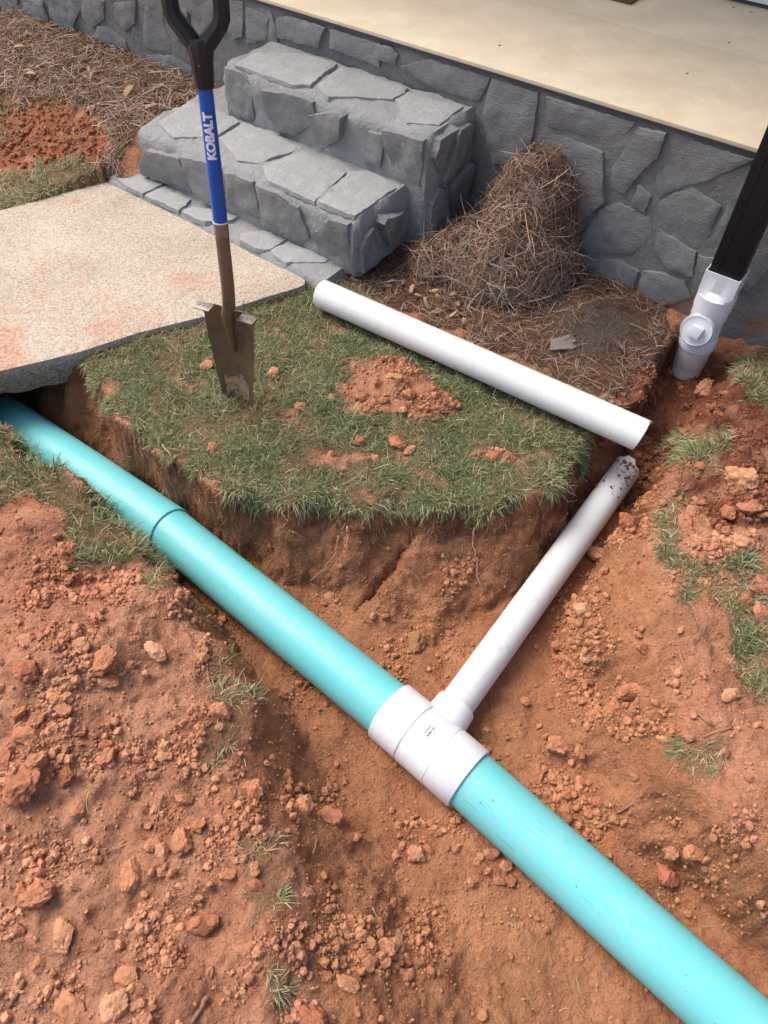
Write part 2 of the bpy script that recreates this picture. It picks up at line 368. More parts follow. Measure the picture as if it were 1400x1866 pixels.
near = (np.abs(gx) < 4) & (gy > -1.5) & (gy < 7)
wx = gx + np.where(near, 0.045 * fbm(G0, 4.2, 2, 1, 0.5) + 0.0, 0); wy = gy + np.where(near, 0.045 * fbm(G0, 4.2, 2, 9, 0.5) + 0.0, 0)
sv = (gx - WP[0]) * WE[0] + (gy - WP[1]) * WE[1]; tv = (gx - WP[0]) * WN[0] + (gy - WP[1]) * WN[1]
gz = np.full(gx.shape, -0.022)
bed = sm(-2.15, -2.5, sv) * sm(1.5, 0.05, tv); gz += 0.17 * bed
gz -= 0.03 * sm(-0.35, 0.25, sv) * sm(0.5, 0.0, tv)
leftspoil = sm(-0.20, -0.34, gx + 0.42 * (gy - 0.4)) * sm(1.28, 1.05, gy + 0.25 * (gx + 0.7))
lump = fbm(G0, 3.3, 3, 21); gz += leftspoil * (0.035 + 0.05 * lump)
rightbank = sm(0.62, 0.8, gx) * sm(2.1, 1.9, gy); gz += rightbank * (0.01 + 0.035 * lump)
def heap(px, py, r, h, z=0.0):
    c = at(px, py, z); global gz
    q = np.hypot(gx - c[0], gy - c[1]) * (1 + 0.35 * lump) / r; gz = gz + h * np.exp(-q * q * 1.6)
heap(715, 715, 0.15, 0.045); heap(790, 735, 0.07, 0.03); heap(60, 1240, 0.28, 0.07); heap(180, 1215, 0.15, 0.045); heap(50, 1420, 0.2, 0.05); heap(60, 960, 0.10, 0.05); heap(1350, 880, 0.13, 0.05); heap(1360, 990, 0.12, 0.03)
heap(100, 1650, 0.12, 0.03); heap(250, 1800, 0.14, 0.03); heap(1100, 590, 0.22, 0.05); heap(1060, 560, 0.12, 0.03)
ins = inpoly(gx, gy, SLAB); dsl = dpoly(gx, gy, SLAB); gz = np.where(ins, np.minimum(gz, -0.022 - 0.14 * sm(0.0, 0.05, dsl)), gz)
inF = inpoly(wx, wy, FLOOR); inR = inpoly(wx, wy, RIM); dF = dpoly(wx, wy, FLOOR); dR = dpoly(wx, wy, RIM)
t = np.clip(dF / (dF + dR + 1e-6), 0, 1); fz = idw(gx, gy, FZC)
lawnside = (sv < 0.2) & ((gx * 0.65 + gy * 0.76) > (T0[0] * 0.65 + T0[1] * 0.76))
prof_l = np.where(t < 0.72, t / 0.72 * 0.62, 0.62 + (t - 0.72) / 0.28 * 0.38); prof_l = 0.85 * prof_l + 0.15 * sm(0, 1, t)
prof_o = 0.5 * t ** 0.9 + 0.5 * sm(0, 1, t)
bdist = (gx - TEE[0]) * BD0[0] + (gy - TEE[1]) * BD0[1]; bnor = -(gx - TEE[0]) * BD0[1] + (gy - TEE[1]) * BD0[0]
cutk = sm(0.35, 0.5, bdist) * sm(1.15, 1.0, bdist) * (bnor < 0); prof_o = prof_o * (1 - cutk) + (0.58 * sm(0.0, 0.24, t) + 0.42 * t) * cutk
pr = np.where(lawnside, prof_l, prof_o)
z = np.where(inF, fz, np.where(inR, fz + (gz - fz) * pr, gz))
z += np.where(inF, -0.012 * sm(0.02, 0.10, dR) * 0 + 0.010 * lump, 0)
wallz = (inR & ~inF)
# gullies scraped down the lawn-side face by the spade
q = gx * TD[0] + gy * TD[1]; G1 = np.stack([q * 1.0, gy * 0.15, 0 * q], 1)
wide = sm(0.10, 0.22, dF + dR)
but = perlin(G1, 6.5, 33); groove = 0
for d_, w_, k_ in ((0.50, 0.016, 0.055), (0.34, 0.020, 0.035), (0.24, 0.022, 0.04)):
    groove = groove + k_ * np.exp(-(((gx - T0[0]) * TD[0] + (gy - T0[1]) * TD[1] - d_ - 0.12 * ((gx - T0[0]) * -TD[1] + (gy - T0[1]) * TD[0] - 0.3)) / w_) ** 4)
z -= np.where(wallz & lawnside, (0.085 * but * wide + groove * wide) * np.sin(np.pi * np.clip(t, 0, 1)) ** 0.7, 0)
GZ = z.reshape(GX.shape)
def normals(Pg):
    du = np.gradient(Pg, axis=1); dv = np.gradient(Pg, axis=0); n = np.cross(du, dv); return n / (np.linalg.norm(n, axis=2, keepdims=True) + 1e-12)
PG = np.stack([GX, GY, GZ], 2); NG = normals(PG); Pf = PG.reshape(-1, 3); Nf = NG.reshape(-1, 3)
px, py, dep = toframe(Pf); vis = (dep > 0.2) & near
# zones drawn over the ground
jx = px + 26 * perlin(G0, 8, 41) + 16 * perlin(G0, 26, 42); jy = py + 24 * perlin(G0, 8, 43) + 15 * perlin(G0, 26, 44)
def zone(*polys, base=None):
    m = np.zeros(gx.shape, bool)
    for p in polys: m |= inpoly(jx, jy, p) & vis
    return m
heap_z = zone([(610, 715), (650, 665), (720, 650), (790, 690), (830, 730), (820, 765), (760, 775), (720, 750), (640, 740)], [(580, 830), (600, 822), (680, 830), (690, 850), (600, 845)], [(860, 830), (890, 815), (960, 830), (940, 850), (890, 850)])
lawn = zone([(150, 650), (380, 575), (555, 520), (610, 540), (640, 510), (700, 575), (870, 640), (1000, 690), (1120, 745), (1066, 800), (1052, 850), (1018, 896), (950, 918), (850, 936), (700, 936), (560, 928), (460, 915), (380, 886), (305, 832), (252, 785), (192, 735), (168, 692)]) & ~heap_z & (fbm(G0, 7, 3, 45) < 0.46)
grassL = zone([(-200, 600), (0, 772), (60, 812), (130, 872), (220, 935), (262, 985), (252, 1030), (130, 1035), (118, 945), (70, 905), (40, 890), (0, 930), (-300, 1000)])
farL = zone([(-60, 395), (0, 330), (60, 298), (150, 290), (215, 325), (100, 362), (0, 392)])
farred = zone([(-200, 180), (80, 178), (150, 180), (140, 200), (190, 235), (180, 300), (60, 292), (0, 320), (-200, 390)])
bedR = zone([(615, 515), (660, 480), (760, 420), (900, 250), (1060, 400), (1215, 545), (1225, 600), (1210, 660), (1150, 720), (1080, 715), (870, 625), (700, 555)])
bedL = zone([(-300, -80), (0, 0), (140, 40), (380, 140), (410, 240), (240, 235), (240, 300), (210, 325), (180, 300), (195, 240), (140, 185), (0, 182), (-300, 190)])
damp = zone([(1090, 740), (1190, 660), (1225, 600), (1300, 640), (1400, 680), (1400, 790), (1260, 800), (1180, 860), (1150, 960), (1080, 900), (1000, 960), (960, 1000), (1010, 880), (1060, 790)]) | (zone([(1240, 830), (1400, 780), (1400, 960), (1330, 980), (1230, 900)]))
tufts = zone([(1195, 910), (1250, 900), (1235, 1000), (1290, 1060), (1240, 1085), (1205, 1020)], [(1290, 1020), (1370, 1020), (1375, 1085), (1300, 1090)], [(1335, 1085), (1420, 1060), (1440, 1290), (1360, 1280), (1325, 1200)],
             [(1215, 800), (1320, 780), (1330, 850), (1230, 870)], [(1345, 640), (1500, 600), (1500, 730), (1360, 730)], [(1225, 1350), (1325, 1340), (1320, 1405), (1250, 1410)])
tuftl = zone([(375, 1195), (410, 1190), (462, 1270), (455, 1330), (405, 1370), (385, 1420), (365, 1400), (400, 1310)], [(440, 1540), (510, 1530), (515, 1640), (470, 1690), (450, 1650)], [(255, 1010), (305, 1010), (295, 1090), (260, 1060)], [(480, 1780), (520, 1780), (525, 1840), (490, 1840)])
soft = {}
# colour of the earth itself
n1 = fbm(G0, 2.1, 3, 61); n2 = fbm(G0, 11, 3, 62)
def lerp(a, b, k): return a + (b - a) * k[:, None]
alb = np.tile(S(170, 118, 90), (len(gx), 1))
alb = lerp(alb, S(185, 136, 107), np.clip(0.5 + n1, 0, 1)); alb = lerp(alb, S(149, 98, 72), np.clip(0.35 + n2, 0, 1) * 0.6)
fw_ = (inF | (inR & (pr < 0.85))).astype(float)
alb = lerp(alb, S(164, 113, 80), fw_ * 0.8); alb = lerp(alb, S(178, 128, 91), fw_ * np.clip(n1 * 1.6, 0, 1) * 0.7); alb = lerp(alb, S(144, 93, 67), fw_ * np.clip(n2 * 1.5 - 0.1, 0, 1) * 0.7)
ora = np.exp(-((px - 1120) ** 2 / 130 ** 2 + (py - 1110) ** 2 / 120 ** 2)); alb = lerp(alb, S(168, 117, 82), np.clip(ora * 1.2, 0, 1) * 0.6)
alb = lerp(alb, S(116, 70, 52), damp * np.clip(0.9 + n2, 0.5, 1)); alb = lerp(alb, S(148, 94, 68), farred * 1.0)
turf = (lawn | grassL | farL | tufts | tuftl); alb = lerp(alb, S(126, 98, 72), (inpoly(px, py, [(150, 650), (555, 520), (1120, 745), (1000, 890), (700, 930), (420, 900), (190, 740)]) & ~heap_z & ~lawn) * 0.55); alb = lerp(alb, S(100, 86, 62), (lawn | grassL | farL) * 0.85); alb = lerp(alb, S(112, 92, 68), (tufts | tuftl) * 0.55); alb = lerp(alb, S(88, 64, 48), (bedR | bedL) * 0.9)
scree = np.exp(-((px - 1090) ** 2 / 90 ** 2 + (py - 600) ** 2 / 55 ** 2)); alb = lerp(alb, S(86, 76, 68), np.clip(scree * 1.3, 0, 1) * bedR)
fars = ~vis | (py < -120); alb = lerp(alb, S(110, 96, 60), (fars & (gy > -1)) * 0.5)
rimdark = (wallz & lawnside & (pr > 0.72) & (px < 1100)); alb = lerp(alb, S(112, 74, 52), rimdark * 0.75)   # humus layer under the turf
# relief
rough_amp = np.where(leftspoil > 0.4, 1.0, 0.0) + 0.8 * (rightbank > 0.4) + 0.9 * damp + 0.9 * heap_z + 0.7 * farred
rough_amp = np.clip(rough_amp, 0, 1.3); rough_amp = np.where(turf, 0.35, rough_amp); base_amp = np.where(wallz, np.where(lawnside, 1.0, 0.9), 0.35); amp = np.maximum(rough_amp, base_amp); amp = np.where(inF & ~damp, 0.5, amp)
amp = np.where(lawn | bedR, 0.45, amp)
P3 = Pf * np.array([1, 1, 1.0]); d = np.zeros(len(gx)); i_ = np.where(near & (gx > -2.6) & (gx < 1.9) & (gy < 4.6))[0]; Pn = P3[i_]
bil = np.abs(fbm(Pn, 13, 2, 71)); d[i_] = 0.020 * fbm(Pn, 7, 2, 72) + 0.016 * (0.35 - bil) + 0.011 * fbm(Pn, 31, 2, 73) + 0.006 * (np.abs(perlin(Pn, 62, 75)) - 0.2) * -1 + 0.0035 * perlin(Pn, 120, 76)
spc = np.maximum(np.gradient(XS)[None, :] + 0 * GY, np.gradient(YS)[:, None] + 0 * GX).ravel(); d = d * amp * (dep > 0.3) * np.clip(0.022 / spc, 0, 1); edge = 1 - 0.8 * sm(0.03, 0.0, np.where(ins, 0, dsl)); d *= edge
Pf = Pf + Nf * d[:, None]
# chunks broken out of the turf edge
PG = Pf.reshape(GX.shape + (3,)); NG = normals(PG); Nf = NG.reshape(-1, 3); ZG = PG[:, :, 2]
ny, nx = GX.shape; idx = np.arange(nx * ny).reshape(ny, nx)
Q = np.stack([idx[:-1, :-1], idx[:-1, 1:], idx[1:, 1:], idx[1:, :-1]], 2).reshape(-1, 4)
ground = link('ground', fast_mesh('ground', Pf, Q, alb), M['soil']); tag(ground, 'red clay yard dug open into two joining trenches', 'ground', kind='structure')
CELL = (np.gradient(XS)[None, :] * np.gradient(YS)[:, None]).ravel()
SPX = (np.gradient(XS)[None, :] + 0 * GY).ravel(); SPY = (np.gradient(YS)[:, None] + 0 * GX).ravel()
def zat(x, y):
    x = np.asarray(x, float); y = np.asarray(y, float); i = np.clip(np.searchsorted(XS, x) - 1, 0, nx - 2); j = np.clip(np.searchsorted(YS, y) - 1, 0, ny - 2)
    a = (x - XS[i]) / (XS[i + 1] - XS[i]); b = (y - YS[j]) / (YS[j + 1] - YS[j])
    return (ZG[j, i] * (1 - a) + ZG[j, i + 1] * a) * (1 - b) + (ZG[j + 1, i] * (1 - a) + ZG[j + 1, i + 1] * a) * b
def hit(px_, py_):
    d_ = ray(px_, py_); d_ = d_ / np.linalg.norm(d_); s = np.linspace(0.8, 7, 3000); Pp = EYE + d_ * s[:, None]
    k = np.argmax(Pp[:, 2] < zat(Pp[:, 0], Pp[:, 1])); return Pp[k]
def nat(p):
    i = np.clip(np.searchsorted(XS, p[0]), 0, nx - 1); j = np.clip(np.searchsorted(YS, p[1]), 0, ny - 1); return NG[j, i]
def pick(mask, n, weight=None):
    i = np.where(mask)[0]; w = CELL[i] / np.maximum(Nf[i, 2], 0.3)
    if weight is not None: w = w * weight[i]
    k = rng.choice(i, n, p=w / w.sum()); jit = (rng.random((n, 2)) - 0.5) * np.stack([SPX[k], SPY[k]], 1)
    P = Pf[k].copy(); P[:, :2] += jit; P[:, 2] = np.where(SPX[k] + SPY[k] > 0.03, zat(P[:, 0], P[:, 1]), P[:, 2] - (Nf[k, 0] * jit[:, 0] + Nf[k, 1] * jit[:, 1]) / np.maximum(Nf[k, 2], 0.3)); return P, Nf[k], k

# ------------------------------------------------------------------ concrete path
def resample(poly, step, jit=0.0, seed=0):
    out = []; n = len(poly); r = random.Random(seed)
    for i in range(n):
        a = np.array(poly[i]); b = np.array(poly[(i + 1) % n]); L = np.linalg.norm(b - a); m = max(1, int(round(L / step)))
        for k in range(m):
            p = a + (b - a) * k / m
            if jit and m > 1: p = p + np.array([r.uniform(-jit, jit), r.uniform(-jit, jit)])
            out.append(p)
    return out
def cdt_fill(bound, step, seed=0):
    b = np.array(bound); n = len(b); r = np.random.default_rng(seed); x0, y0 = b.min(0); x1, y1 = b.max(0)
    X, Y = np.meshgrid(np.arange(x0, x1, step), np.arange(y0, y1, step)); X = X.ravel() + r.uniform(-.25, .25, X.size) * step; Y = Y.ravel() + r.uniform(-.25, .25, Y.size) * step
    k = inpoly(X, Y, b) & (dpoly(X, Y, b) > step * 0.55); P = np.concatenate([b, np.stack([X[k], Y[k]], 1)])
    vs, es, fs, *_ = delaunay_2d_cdt([Vector(p) for p in P], [(i, (i + 1) % n) for i in range(n)], [], 1, 1e-6)
    return np.array([(v.x, v.y) for v in vs]), [tuple(f) for f in fs], n
sb = resample(SLAB, 0.02, 0.0)
sb = [p + np.array([0.003, 0.003]) * float(perlin(np.array([[p[0], p[1], 3.0]]), 14, 3)[0]) for p in sb]
sv2, sf2, sn = cdt_fill(sb, 0.02, 2)
z0 = 0.006 + 0.0015 * perlin(np.c_[sv2, 0 * sv2[:, :1]], 6, 4); bd = dpoly(sv2[:, 0], sv2[:, 1], np.array(sb)); z0 -= 0.003 * sm(0.006, 0.0, bd)
V = [np.array([x, y, zz]) for (x, y), zz in zip(sv2, z0)]; F = list(sf2); prev = list(range(sn)); cen = np.array(sb).mean(0)
for lev, (dz, off) in enumerate([(-0.010, 0.001), (-0.035, 0.001), (-0.060, 0.000), (-0.088, -0.001), (-0.112, -0.010), (-0.122, -0.05)]):
    cur = []
    for i in range(sn):
        p = np.array(sb[i]); a = np.array(sb[i - 1]); b = np.array(sb[(i + 1) % sn]); tn = b - a; tn /= np.linalg.norm(tn) + 1e-9; o = np.array([tn[1], -tn[0]])
        k = float(perlin(np.array([[p[0], p[1], dz * 3]]), 18, 8)[0]) * 0.010 + float(perlin(np.array([[p[0], p[1], dz * 5]]), 45, 9)[0]) * 0.006
        zz = dz + (float(perlin(np.array([[p[0], p[1], 9.0]]), 9, 8)[0]) * 0.022 if lev >= 3 else 0)
        V.append(np.array([*(p + o * (off + k * min(1, lev * 0.6))), zz])); cur.append(len(V) - 1)
    for i in range(sn):
        j = (i + 1) % sn; F.append((prev[i], prev[j], cur[j], cur[i]))
    prev = cur
F.append(tuple(prev))
path = obj('concrete_path', V, F, M['concrete'], smooth=True, sharp=50)
tag(path, 'pale exposed aggregate concrete path leading to the stone steps', 'path', kind='structure')
Va = np.array(V); pc = np.tile(S(182, 172, 154), (len(Va), 1)); nn = fbm(np.c_[Va[:, :2], 0 * Va[:, 0]], 9, 4, 15)
sx, sy, _ = toframe(Va); st = np.zeros(len(Va))
for cx, cy, rx, ry, k in [(15, 610, 30, 16, 1), (18, 645, 26, 22, 1.0), (5, 660, 40, 20, .9), (30, 565, 60, 8, .35), (330, 510, 50, 18, .5), (200, 590, 80, 40, .35), (205, 612, 14, 6, .7), (120, 520, 90, 40, .2), (420, 520, 60, 30, .25), (90, 365, 60, 12, .3)]:
    st = np.maximum(st, k * np.exp(-((sx - cx) / rx) ** 2 - ((sy - cy) / ry) ** 2))
st = np.clip(st * 1.9 + nn * 0.7 * (st > 0.06) - 0.12, 0, 1); pc = lerp(pc, S(190, 110, 66), st * 0.8)
side = sm(-0.008, -0.03, Va[:, 2]); pc = lerp(pc, S(104, 92, 78), side * 0.9); pc = lerp(pc, S(138, 86, 60), side * np.clip(sm(-0.035, -0.06, Va[:, 2]) + nn, 0, 1) * 0.9)
a = path.data.attributes.new('albedo', 'FLOAT_COLOR', 'POINT'); a.data.foreach_set('color', np.c_[pc, np.ones(len(pc))].astype(np.float32).ravel())

# ------------------------------------------------------------------ stonework
def stone(poly, O, U, Vx, N, thick, mat, parent, seed, tilt=0.03, step=0.016, terr=0.004, name='stone', sink=0.012):
    r = random.Random(seed); q = np.array(poly, float); c = q.mean(0)
    if len(q) < 3: return
    bnd = resample([tuple(p) for p in q], step, step * 0.16, seed)
    vs, fs, n = cdt_fill(bnd, step, seed); n3 = np.c_[vs, np.full(len(vs), seed * 1.37)]; dd = dpoly(vs[:, 0], vs[:, 1], np.array(bnd))
    tx, ty = r.uniform(-tilt, tilt), r.uniform(-tilt, tilt); rel = vs - c
    layers = fbm(n3, 7, 3, 5); terrq = np.floor(layers * 5) / 5
    h = thick + tx * rel[:, 0] + ty * rel[:, 1] + terr * terrq * 1.6 + 0.0022 * fbm(n3, 30, 3, 8)
    h -= (0.002 + 0.006 * np.clip(fbm(n3, 16, 2, 12) + 0.1, 0, 1)) * sm(0.012, 0.0, dd); h = np.maximum(h, 0.002)
    Vv = [O + U * x + Vx * y + N * w for (x, y), w in zip(vs, h)]; Ff = list(fs); m = len(Vv)
    for i in range(n):
        x, y = bnd[i]; k = 1.0; g = (np.array(bnd[i]) - c); g = g / (np.linalg.norm(g) + 1e-9) * 0.003
        Vv.append(O + U * (x + g[0]) + Vx * (y + g[1]) - N * sink)
    for i in range(n): Ff.append((i, (i + 1) % n, m + (i + 1) % n, m + i))
    return obj(name, Vv, Ff, mat, parent, True, 38)
def slabcore(name, s0, s1, t0, t1, z0, z1, mat, parent, amp=0.008, res=0.025, bev=0.02, sd=0, faces='FRLT'):
    """mortar body as a rough-surfaced block in wall coordinates, closed"""
    bm = bmesh.new(); bmesh.ops.create_cube(bm, size=1)
    bmesh.ops.scale(bm, vec=(s1 - s0, t1 - t0, z1 - z0), verts=bm.verts); bmesh.ops.translate(bm, vec=((s0 + s1) / 2, (t0 + t1) / 2, (z0 + z1) / 2), verts=bm.verts)
    for axn, lo, hi in ((0, s0, s1), (1, t0, t1), (2, z0, z1)):
        m = max(1, int((hi - lo) / res))
        for k in range(1, m):
            co = [0, 0, 0]; co[axn] = lo + (hi - lo) * k / m; no = [0, 0, 0]; no[axn] = 1
            bmesh.ops.bisect_plane(bm, geom=bm.verts[:] + bm.edges[:] + bm.faces[:], plane_co=co, plane_no=no)
    bm.verts.index_update(); P = np.array([v.co[:] for v in bm.verts]); n = len(P); nn = np.array([v.normal[:] for v in bm.verts])
    bm.normal_update(); nn = np.array([v.normal[:] for v in bm.verts])
    dis = amp * (fbm(P + sd, 9, 3, 3 + sd) + 0.5 * fbm(P + sd, 30, 2, 4)); P = P + nn * dis[:, None]
    ext = np.minimum.reduce([np.abs(P[:, 0] - s0), np.abs(P[:, 0] - s1)])
    # soften the front and top arrises
    def soft(a, b): return sm(bev, 0, a) * sm(bev, 0, b)
    k = soft(np.abs(P[:, 1] - t1), np.abs(P[:, 2] - z1)); P[:, 1] -= k * bev * 0.4; P[:, 2] -= k * bev * 0.4
    for sx_, sg in ((s1, -1), (s0, 1)):
        k = soft(np.abs(P[:, 0] - sx_), np.abs(P[:, 2] - z1)) + soft(np.abs(P[:, 0] - sx_), np.abs(P[:, 1] - t1)); P[:, 0] += sg * k * bev * 0.4
    Fs = [[v.index for v in f.verts] for f in bm.faces]; bm.free()
    Wv = WP + P[:, :1] * WE + P[:, 1:2] * WN + P[:, 2:] * ZZ
    return obj(name, Wv, Fs, mat, parent, True, 60)
def voronoi_cells(x0, x1, y0, y1, size, seed, gap, aniso=1.0, avoid=None):
    """irregular polygons from jittered seeds, shrunk to leave a joint"""
    r = random.Random(seed); pts = []; nxc = max(1, int(round((x1 - x0) / (size * aniso)))); nyc = max(1, int(round((y1 - y0) / size)))
    for i in range(-1, nxc + 1):
        for j in range(-1, nyc + 1):
            pts.append((x0 + (i + 0.5 + r.uniform(-.36, .36)) * (x1 - x0) / nxc, y0 + (j + 0.5 + r.uniform(-.36, .36)) * (y1 - y0) / nyc))
    cells = []
    for a in pts:
        if not (x0 < a[0] < x1 and y0 < a[1] < y1): continue
        poly = [(x0, y0), (x1, y0), (x1, y1), (x0, y1)]
        for b in pts:
            if b == a: continue
            mx, my = (a[0] + b[0]) / 2, (a[1] + b[1]) / 2; nx_, ny_ = b[0] - a[0], b[1] - a[1]; L = math.hypot(nx_, ny_); nx_ /= L; ny_ /= L; off = mx * nx_ + my * ny_ - gap / 2
            out = []
            for k in range(len(poly)):
                p, q_ = poly[k], poly[(k + 1) % len(poly)]; dp = p[0] * nx_ + p[1] * ny_ - off; dq = q_[0] * nx_ + q_[1] * ny_ - off
                if dp <= 0: out.append(p)
                if (dp < 0) != (dq < 0) and dp != dq:
                    u_ = dp / (dp - dq); out.append((p[0] + (q_[0] - p[0]) * u_, p[1] + (q_[1] - p[1]) * u_))
            poly = out
            if len(poly) < 3: break
        if len(poly) < 3: continue
        # drop slivers
        A = abs(sum(poly[k][0] * poly[(k + 1) % len(poly)][1] - poly[(k + 1) % len(poly)][0] * poly[k][1] for k in range(len(poly)))) / 2
        if A < 0.2 * size * size: continue
        clean = [poly[0]]
        for p in poly[1:]:
            if math.hypot(p[0] - clean[-1][0], p[1] - clean[-1][1]) > 0.012: clean.append(p)
        if len(clean) >= 3:
            cx = sum(p[0] for p in clean) / len(clean); cy = sum(p[1] for p in clean) / len(clean)
            if avoid and avoid(cx, cy): continue
            cells.append([(cx + (p[0] - cx) * r.uniform(.93, 1.0), cy + (p[1] - cy) * r.uniform(.93, 1.0)) for p in clean])
    return cells

porch = thing('porch', 'raised porch with tan floor sheets on a grey stone foundation wall', 'porch', wall(0, 0, 0))
fw_core = slabcore('foundation_wall', -6.0, 2.6, -0.22, 0.0, -0.45, 0.583, M['mortar'], porch, 0.010, 0.05, 0.01, 1)
def wallpoly(lst, ox=0, oy=0, k=1.0):
    out = []
    for x, y in lst:
        p = on(ox + x / k, oy + y / k, WP, WN) - WP; out.append((p @ WE, p[2]))
    return out
C2 = dict(ox=700, oy=0, k=2.0)
WALLSTONES = [wallpoly(p, **C2) for p in [
    [(65, 240), (165, 192), (390, 262), (345, 370), (180, 318)], [(395, 275), (565, 325), (548, 495), (500, 600), (400, 590), (358, 420)],
    [(600, 345), (690, 340), (870, 385), (922, 425), (890, 480), (812, 512), (700, 482), (598, 452)], [(605, 492), (645, 487), (803, 552), (806, 735), (708, 812), (645, 720), (600, 560)],
    [(930, 460), (1038, 468), (1003, 570), (932, 630), (882, 702), (826, 680), (832, 610)], [(1130, 490), (1205, 478), (1352, 548), (1345, 580), (1180, 655), (1130, 668), (1060, 688), (1002, 718), (990, 640)],
    [(1005, 738), (1060, 705), (1132, 682), (1230, 750), (1190, 850), (1140, 905), (1060, 848), (1000, 780)], [(932, 672), (975, 712), (952, 772), (905, 732)],
    [(1200, 862), (1250, 755), (1335, 600), (1345, 700), (1240, 915)], [(720, 862), (790, 762), (850, 738), (970, 790), (982, 850), (905, 925), (760, 920), (708, 900)],
    [(1000, 832), (1062, 868), (1138, 915), (1130, 1000), (1040, 980), (985, 905)], [(715, 940), (860, 945), (930, 985), (900, 1080), (800, 1060), (720, 1010)],
    [(945, 985), (1010, 990), (1100, 1020), (1120, 1080), (1000, 1120), (920, 1085)], [(1150, 930), (1215, 940), (1190, 1040), (1140, 1070), (1125, 1020)],
    [(1290, 880), (1400, 800), (1420, 960), (1330, 1060), (1270, 1010)], [(1420, 700), (1560, 640), (1600, 800), (1440, 880), (1400, 790)], [(1440, 560), (1560, 560), (1640, 620), (1420, 690), (1390, 640)],
    [(-25, 135), (30, 160), (55, 195), (45, 235), (-30, 205)]]]
WALLSTONES += [wallpoly(p, 0, 0, 2.0) for p in [
    [(900, 25), (985, 55), (975, 145), (935, 152), (902, 158)], [(1010, 60), (1062, 38), (1190, 88), (1165, 170), (1002, 132)], [(1208, 102), (1260, 92), (1390, 135), (1390, 240), (1310, 212), (1205, 168)],
    [(530, 20), (590, 30), (600, 100), (627, 150), (620, 200), (575, 186), (525, 165)], [(420, 10), (497, 0), (497, 80), (465, 112), (425, 86)], [(360, 92), (400, 100), (460, 150), (470, 186), (400, 160), (350, 132)],
    [(300, 0), (382, 0), (382, 70), (340, 100), (300, 60)], [(175, 0), (260, 0), (290, 40), (270, 92), (180, 62)], [(108, 0), (160, 0), (165, 45), (120, 32)], [(545, 198), (640, 202), (700, 252), (690, 292), (545, 238)],
    [(637, 0), (690, 0), (690, 150), (645, 140)], [(702, 10), (788, 0), (792, 120), (730, 132), (702, 100)], [(830, 0), (888, 5), (890, 130), (850, 142), (825, 90)]]]
WALLSTONES += voronoi_cells(0.55, 2.5, -0.3, 0.56, 0.26, 4, 0.035) + voronoi_cells(-5.8, -3.55, 0.0, 0.56, 0.26, 6, 0.035) + voronoi_cells(-3.5, -2.0, 0.40, 0.57, 0.2, 8, 0.03, 1.6)
r_ = random.Random(3)
for i, p in enumerate(WALLSTONES):
    p = [(min(max(x, -5.9), 2.5), min(y, 0.572)) for x, y in p]
    stone(p, WP, WE, ZZ, WN, r_.uniform(0.007, 0.016), M['stone'], fw_core, 100 + i, 0.05)
# porch floor: sheets with a fine seam, a dark strip painting the shadow line under the edge
def wbox(name, s0, s1, t0, t1, z0, z1, mat, parent=None, bev=0.002, base=None):
    V, F = box(wall((s0 + s1) / 2, (t0 + t1) / 2, (z0 + z1) / 2), WE, WN, ZZ, (s1 - s0) / 2, (t1 - t0) / 2, (z1 - z0) / 2, bev)
    return obj(name, V, F, mat, parent, True, 30, base)
for s0, s1 in ((-6, -2.90), (-2.899, 0.62), (0.621, 2.6)):
    wbox('floor_sheet', s0, s1, -0.6560, 0.012, 0.597, 0.611, M['ply'], porch); wbox('floor_sheet', s0 - 0.4, s1 - 0.4, -1.19, -0.6568, 0.597, 0.611, M['ply'], porch)
wbox('edge_shadow_strip', -6, 2.6, -0.2, 0.008, 0.5835, 0.5965, M['shadowgap'], porch, 0.001)
for (x, y) in [(911, 82), (1253, 133), (1337, 13), (1370, 21), (1329, 77)]:
    p = at(x, y, 0.6118); V, F = lathe(p, ZZ, [(-0.002, 0.0), (-0.001, 0.006), (0.0006, 0.005), (0.0008, 0.0)], 10); obj('nail_head', V, F, M['ink'], porch)
house = thing('house', 'white sided house wall at the back of the porch', 'house', wall(0, -1.2, 0.6))
wbox('base_trim', -6, 3, -1.215, -1.168, 0.628, 0.80, M['siding'], house); wbox('sill_shadow_strip', -6, 3, -1.21, -1.18, 0.6115, 0.6275, M['shadowgap'], house)  # dark strip paints the shade in the gap below the trim
for k in range(15): wbox('siding_board', -6, 3, -1.215, -1.180 - 0.004 * (k % 2), 0.803 + k * 0.15, 0.803 + k * 0.15 + 0.148, M['siding'], house)
wbox('porch_roof', -6, 3, -1.5, 0.02, 3.2, 3.32, M['wood'], house)
for s in (-4.6, 2.3): wbox('porch_post', s - 0.07, s + 0.07, -0.25, -0.11, 0.6115, 3.2, M['wood'], house)
mc = st_ = None
p = at(1150, 9, 0.612); q = p - WP; ms, mt = q @ WE, q @ WN
mat_o = wbox('doormat', ms - 0.75, ms, mt - 0.45, mt, 0.612, 0.628, M['mat'], None, 0.003, wall(ms - 0.37, mt - 0.22, 0.612)); tag(mat_o, 'brown coir doormat lying on the tan porch floor', 'doormat')

